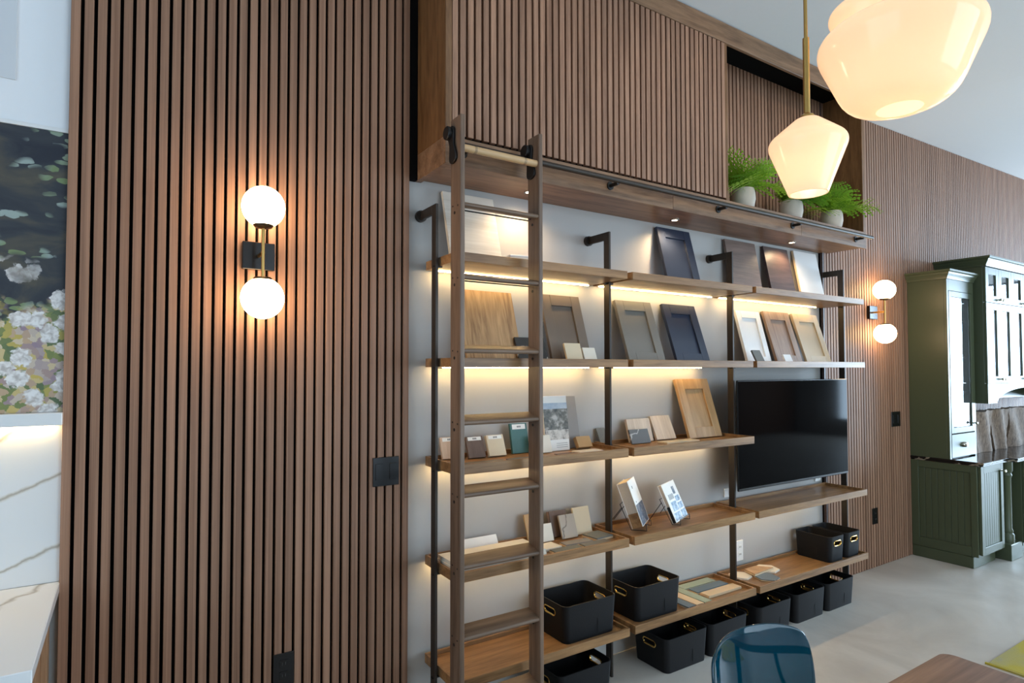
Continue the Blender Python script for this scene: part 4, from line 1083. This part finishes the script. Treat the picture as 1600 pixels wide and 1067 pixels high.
# rough stone slabs standing on the counter
def rough(label, x0, x1, y, h, seed):
    rnd = random.Random(seed); t = 0.05
    bm = new_bm(); nx, nz = 10, 10; front = []
    for i in range(nx + 1):
        col = []
        for j in range(nz + 1):
            u, v = i / nx, j / nz
            edge = 0.012 * math.sin(6 * v + seed) + 0.008 * rnd.uniform(-1, 1)
            x = (x0 - x1) / 2 + (x1 - x0) * u + (edge if i in (0, nx) else 0)
            yy = -0.018 * math.sin(math.pi * u) - 0.012 * math.sin(9 * u + 3 * v + seed) + rnd.uniform(-0.003, 0.003)
            col.append(bm.verts.new((x, yy, h * v + (rnd.uniform(-0.006, 0.004) if j == nz else 0))))
        front.append(col)
    back = [[bm.verts.new((c.co.x, t, c.co.z)) for c in col] for col in front]
    for G_, fl_ in ((front, False), (back, True)):
        for i in range(nx):
            for j in range(nz): bm.faces.new((G_[i][j], G_[i + 1][j], G_[i + 1][j + 1], G_[i][j + 1]))
    for i in range(nx):
        bm.faces.new((front[i][0], front[i + 1][0], back[i + 1][0], back[i][0])); bm.faces.new((front[i][nz], front[i + 1][nz], back[i + 1][nz], back[i][nz]))
    for j in range(nz):
        bm.faces.new((front[0][j], front[0][j + 1], back[0][j + 1], back[0][j])); bm.faces.new((front[nx][j], front[nx][j + 1], back[nx][j + 1], back[nx][j]))
    o = link('stone_slab', finish(bm, 'stone_slab', smooth=True), 'bark', None, ((x0 + x1) / 2, y, CT + 0.001))
    return tag(o, label, 'stone slab', 'rough stone slabs on the black countertop')
rough('rough brown stone slab beside the hutch on the black countertop', 6.14, 6.54, -0.270, 0.352, 1)
rough('rough brown stone slab in the middle of the row on the black countertop', 6.56, 6.90, -0.265, 0.356, 2)
rough('rough brown stone slab at the right edge of the picture', 6.92, 7.40, -0.265, 0.360, 5)

# ------------------------------------------------------------------ ceiling spots out of view, added to brighten the cabinet front
for i, (cx_, lb) in enumerate(((1.5, 'added unseen ceiling spot nearest the camera'), (2.7, 'added unseen ceiling spot in the middle of the row'), (3.9, 'added unseen ceiling spot nearest the green cabinets'))):
    t = thing('added_ceiling_spot', lb, 'added light', (cx_, -1.55, ZC - 0.0005), group='added ceiling spots out of view')
    bm = new_bm(); lathe(bm, [(0.045, 0.0), (0.06, 0.0), (0.06, -0.005), (0.045, -0.008)], 28, close=True); link('trim_ring', finish(bm, 'trim_ring', smooth=True), 'white', t)
    bm = new_bm(); r_ = lathe(bm, [(0.0445, -0.001), (0.0445, -0.004)], 28); cap(bm, r_[0]); cap(bm, r_[1]); link('lens', finish(bm, 'lens'), 'puckl', t)
    sl = bpy.data.lights.new('added_spot_beam', 'SPOT'); sl.energy = (12, 23, 30)[i]; sl.color = (1.0, 0.87, 0.72); sl.spot_size = R(80); sl.spot_blend = 0.9; sl.shadow_soft_size = 0.04
    so = bpy.data.objects.new('added_spot_beam', sl); COL.objects.link(so); so.parent = t; so.location = (0, 0.02, -0.02); so.rotation_euler = (R(58), 0, 0)

# ------------------------------------------------------------------ table, chair, rug
tx0, tx1, ty0, ty1 = 0.45, 1.967, -2.50, -1.636
tb = thing('walnut_table', 'walnut table with a rounded corner at the lower right', 'table', (1.2, -2.05, 0))
bm = new_bm()
pts = [(x + (tx0 + tx1) / 2 - 1.2, y + (ty0 + ty1) / 2 + 2.05) for x, y in rrect(tx1 - tx0, ty1 - ty0, 0.035, 6)]
lo = [bm.verts.new((x, y, 0.722)) for x, y in pts]; hi = [bm.verts.new((x, y, 0.750)) for x, y in pts]
bm.faces.new(list(reversed(lo))); bm.faces.new(hi)
for i in range(len(pts)): j = (i + 1) % len(pts); bm.faces.new((lo[i], lo[j], hi[j], hi[i]))
link('table_top', finish(bm, 'table_top', 0.003), 'table', tb)
for x in (tx0 + 0.09, tx1 - 0.09):
    for y in (ty0 + 0.09, ty1 - 0.09):
        tubeobj('leg', [(x, y, 0.7215), (x, y, 0.0)], [0.024, 0.016], 'black', tb, 14)

ch = thing('teal_chair', 'translucent teal plastic chair pushed up to the walnut table', 'chair', (1.420, -1.600, 0), (0, 0, R(-4)))
# one moulded shell: seat sweeping up into the back; back edge towards the shelves
bm = new_bm()
prof = [(-0.20, 0.440), (-0.21, 0.452), (-0.12, 0.450), (0.0, 0.440), (0.10, 0.442), (0.155, 0.465), (0.178, 0.52), (0.188, 0.60), (0.196, 0.69), (0.206, 0.77), (0.216, 0.825), (0.221, 0.845)]
wid = [0.195, 0.205, 0.215, 0.215, 0.210, 0.205, 0.204, 0.202, 0.199, 0.194, 0.188, 0.172]
NXS = 14; G0 = []
for (y, z), wd_ in zip(prof, wid):
    row = []
    for i in range(NXS + 1):
        u = -1 + 2 * i / NXS
        back = max(0.0, min(1.0, (z - 0.46) / 0.2))
        row.append(bm.verts.new((u * wd_, y - back * 0.05 * u * u + (1 - back) * 0.0, z + (1 - back) * 0.018 * u * u - 0.022 * abs(u) ** 4 * (1 if z > 0.80 else 0))))
    G0.append(row)
for a in range(len(G0) - 1):
    for i in range(NXS): bm.faces.new((G0[a][i], G0[a][i + 1], G0[a + 1][i + 1], G0[a + 1][i]))
bmesh.ops.recalc_face_normals(bm, faces=bm.faces[:])
bmesh.ops.solidify(bm, geom=bm.faces[:], thickness=0.009)
shell = link('shell', finish(bm, 'shell', smooth=True), 'teal_pc', ch)
md = shell.modifiers.new('soft', 'SUBSURF'); md.levels = 1; md.render_levels = 2
for sx in (-1, 1):
    for sy in (-1, 1):
        bm = new_bm(); tube(bm, [(sx * 0.14, sy * 0.12, 0.428), (sx * 0.20, sy * 0.19, 0.0)], [0.012, 0.009], 12); link('leg', finish(bm, 'leg', smooth=True), 'chrome', ch)
bm = new_bm(); bx(bm, -0.15, 0.15, -0.13, 0.13, 0.422, 0.430); link('seat_mount', finish(bm, 'seat_mount', 0.002), 'chrome', ch)

rg = thing('area_rug', 'yellow and grey patchy rug on the concrete floor at the lower right', 'rug', (5.1, -2.3, 0.0005))
lbox('pile', -1.24, 1.24, -1.20, 1.20, 0, 0.010, 'rug', rg, 0.003)
for s in (-1, 1): lbox('bound_edge', s * 1.2402 if s > 0 else -1.25, s * 1.25 if s > 0 else -1.2402, -1.21, 1.21, 0, 0.009, 'rug', rg, 0)

# ------------------------------------------------------------------ pendants
def pendant(label, x, y, ztop, prof, rod_thick_len, zbulb, zc=ZC, power=0.30):
    """prof: outer profile from neck to lower lip in (r, dz below ztop)"""
    t = thing('pendant_lamp', label, 'pendant', (x, y, ztop), group='opal glass pendants over the table')
    th = 0.004
    outer = [(r, -d) for r, d in prof]
    inner = [(max(0.004, r - th), -d + (-th if i == 0 else 0.0)) for i, (r, d) in enumerate(prof)]
    bm = new_bm(); lathe(bm, outer + list(reversed(inner)), 64, close=True)
    sh = link('shade', finish(bm, 'shade', smooth=True), 'opal', t)
    bm = new_bm(); lathe(bm, [(0.006, 0.014), (prof[0][0] * 1.0, 0.006), (prof[0][0] * 1.03, 0.0005), (0.006, 0.0005)], 32, close=True); link('cap', finish(bm, 'cap', smooth=True), 'brass', t)
    bm = new_bm(); tube(bm, [(0, 0, 0.010), (0, 0, rod_thick_len)], 0.0075, 16); link('sleeve', finish(bm, 'sleeve', smooth=True), 'brass', t)
    bm = new_bm(); tube(bm, [(0, 0, rod_thick_len), (0, 0, zc - ztop - 0.02)], 0.0042, 12); link('stem', finish(bm, 'stem', smooth=True), 'brass', t)
    bm = new_bm(); lathe(bm, [(0.0, -0.02), (0.055, -0.02), (0.06, -0.014), (0.06, -0.0005), (0.0, -0.0005)], 28); bmesh.ops.remove_doubles(bm, verts=bm.verts, dist=1e-6)
    link('canopy', finish(bm, 'canopy', smooth=True), 'brass', t, (0, 0, zc - ztop))
    bm = new_bm(); bmesh.ops.create_uvsphere(bm, u_segments=20, v_segments=12, radius=0.022); link('bulb', finish(bm, 'bulb', smooth=True), 'bulb', t, (0, 0, -zbulb))
    pl = bpy.data.lights.new('bulb_light', 'POINT'); pl.energy = power; pl.color = (1.0, 0.84, 0.64); pl.shadow_soft_size = 0.03
    po = bpy.data.objects.new('bulb_light', pl); COL.objects.link(po); po.parent = t; po.location = (0, 0, -zbulb - 0.028)
    return t
def smooth_prof(pts, rads):
    """polyline with rounded corners"""
    out = [pts[0]]
    for i in range(1, len(pts) - 1):
        a, b, c = Vector(pts[i - 1]), Vector(pts[i]), Vector(pts[i + 1]); r = rads[i]
        if not r: out.append(pts[i]); continue
        p0 = b + (a - b).normalized() * r; p2 = b + (c - b).normalized() * r
        for k in range(7):
            t = k / 6; q = p0 * (1 - t) ** 2 + b * 2 * t * (1 - t) + p2 * t * t; out.append((q.x, q.y))
    out.append(pts[-1]); return out
Rs = 0.0905
small = smooth_prof([(0.016, 0.0), (0.026, 0.002), (Rs * 1.02, 0.058), (Rs * 0.485, 0.187)], [0, 0.006, 0.020, 0])
Rl = 0.130
large = smooth_prof([(0.02, 0.0), (0.05, 0.003), (Rl * 1.04, 0.046), (Rl * 0.62, 0.174), (Rl * 0.30, 0.180)], [0, 0.02, 0.034, 0.035, 0])
pendant('small opal glass pendant hanging in front of the fern niche', 1.420, -1.588, 2.157, small, 0.20, 0.085)
pendant('large opal glass pendant at the upper right', 1.158, -1.903, 2.180, large, 0.12, 0.085, power=0.45)
pendant('small opal glass pendant half hidden behind the large one', 1.545, -1.675, 2.478, small, 0.20, 0.085)
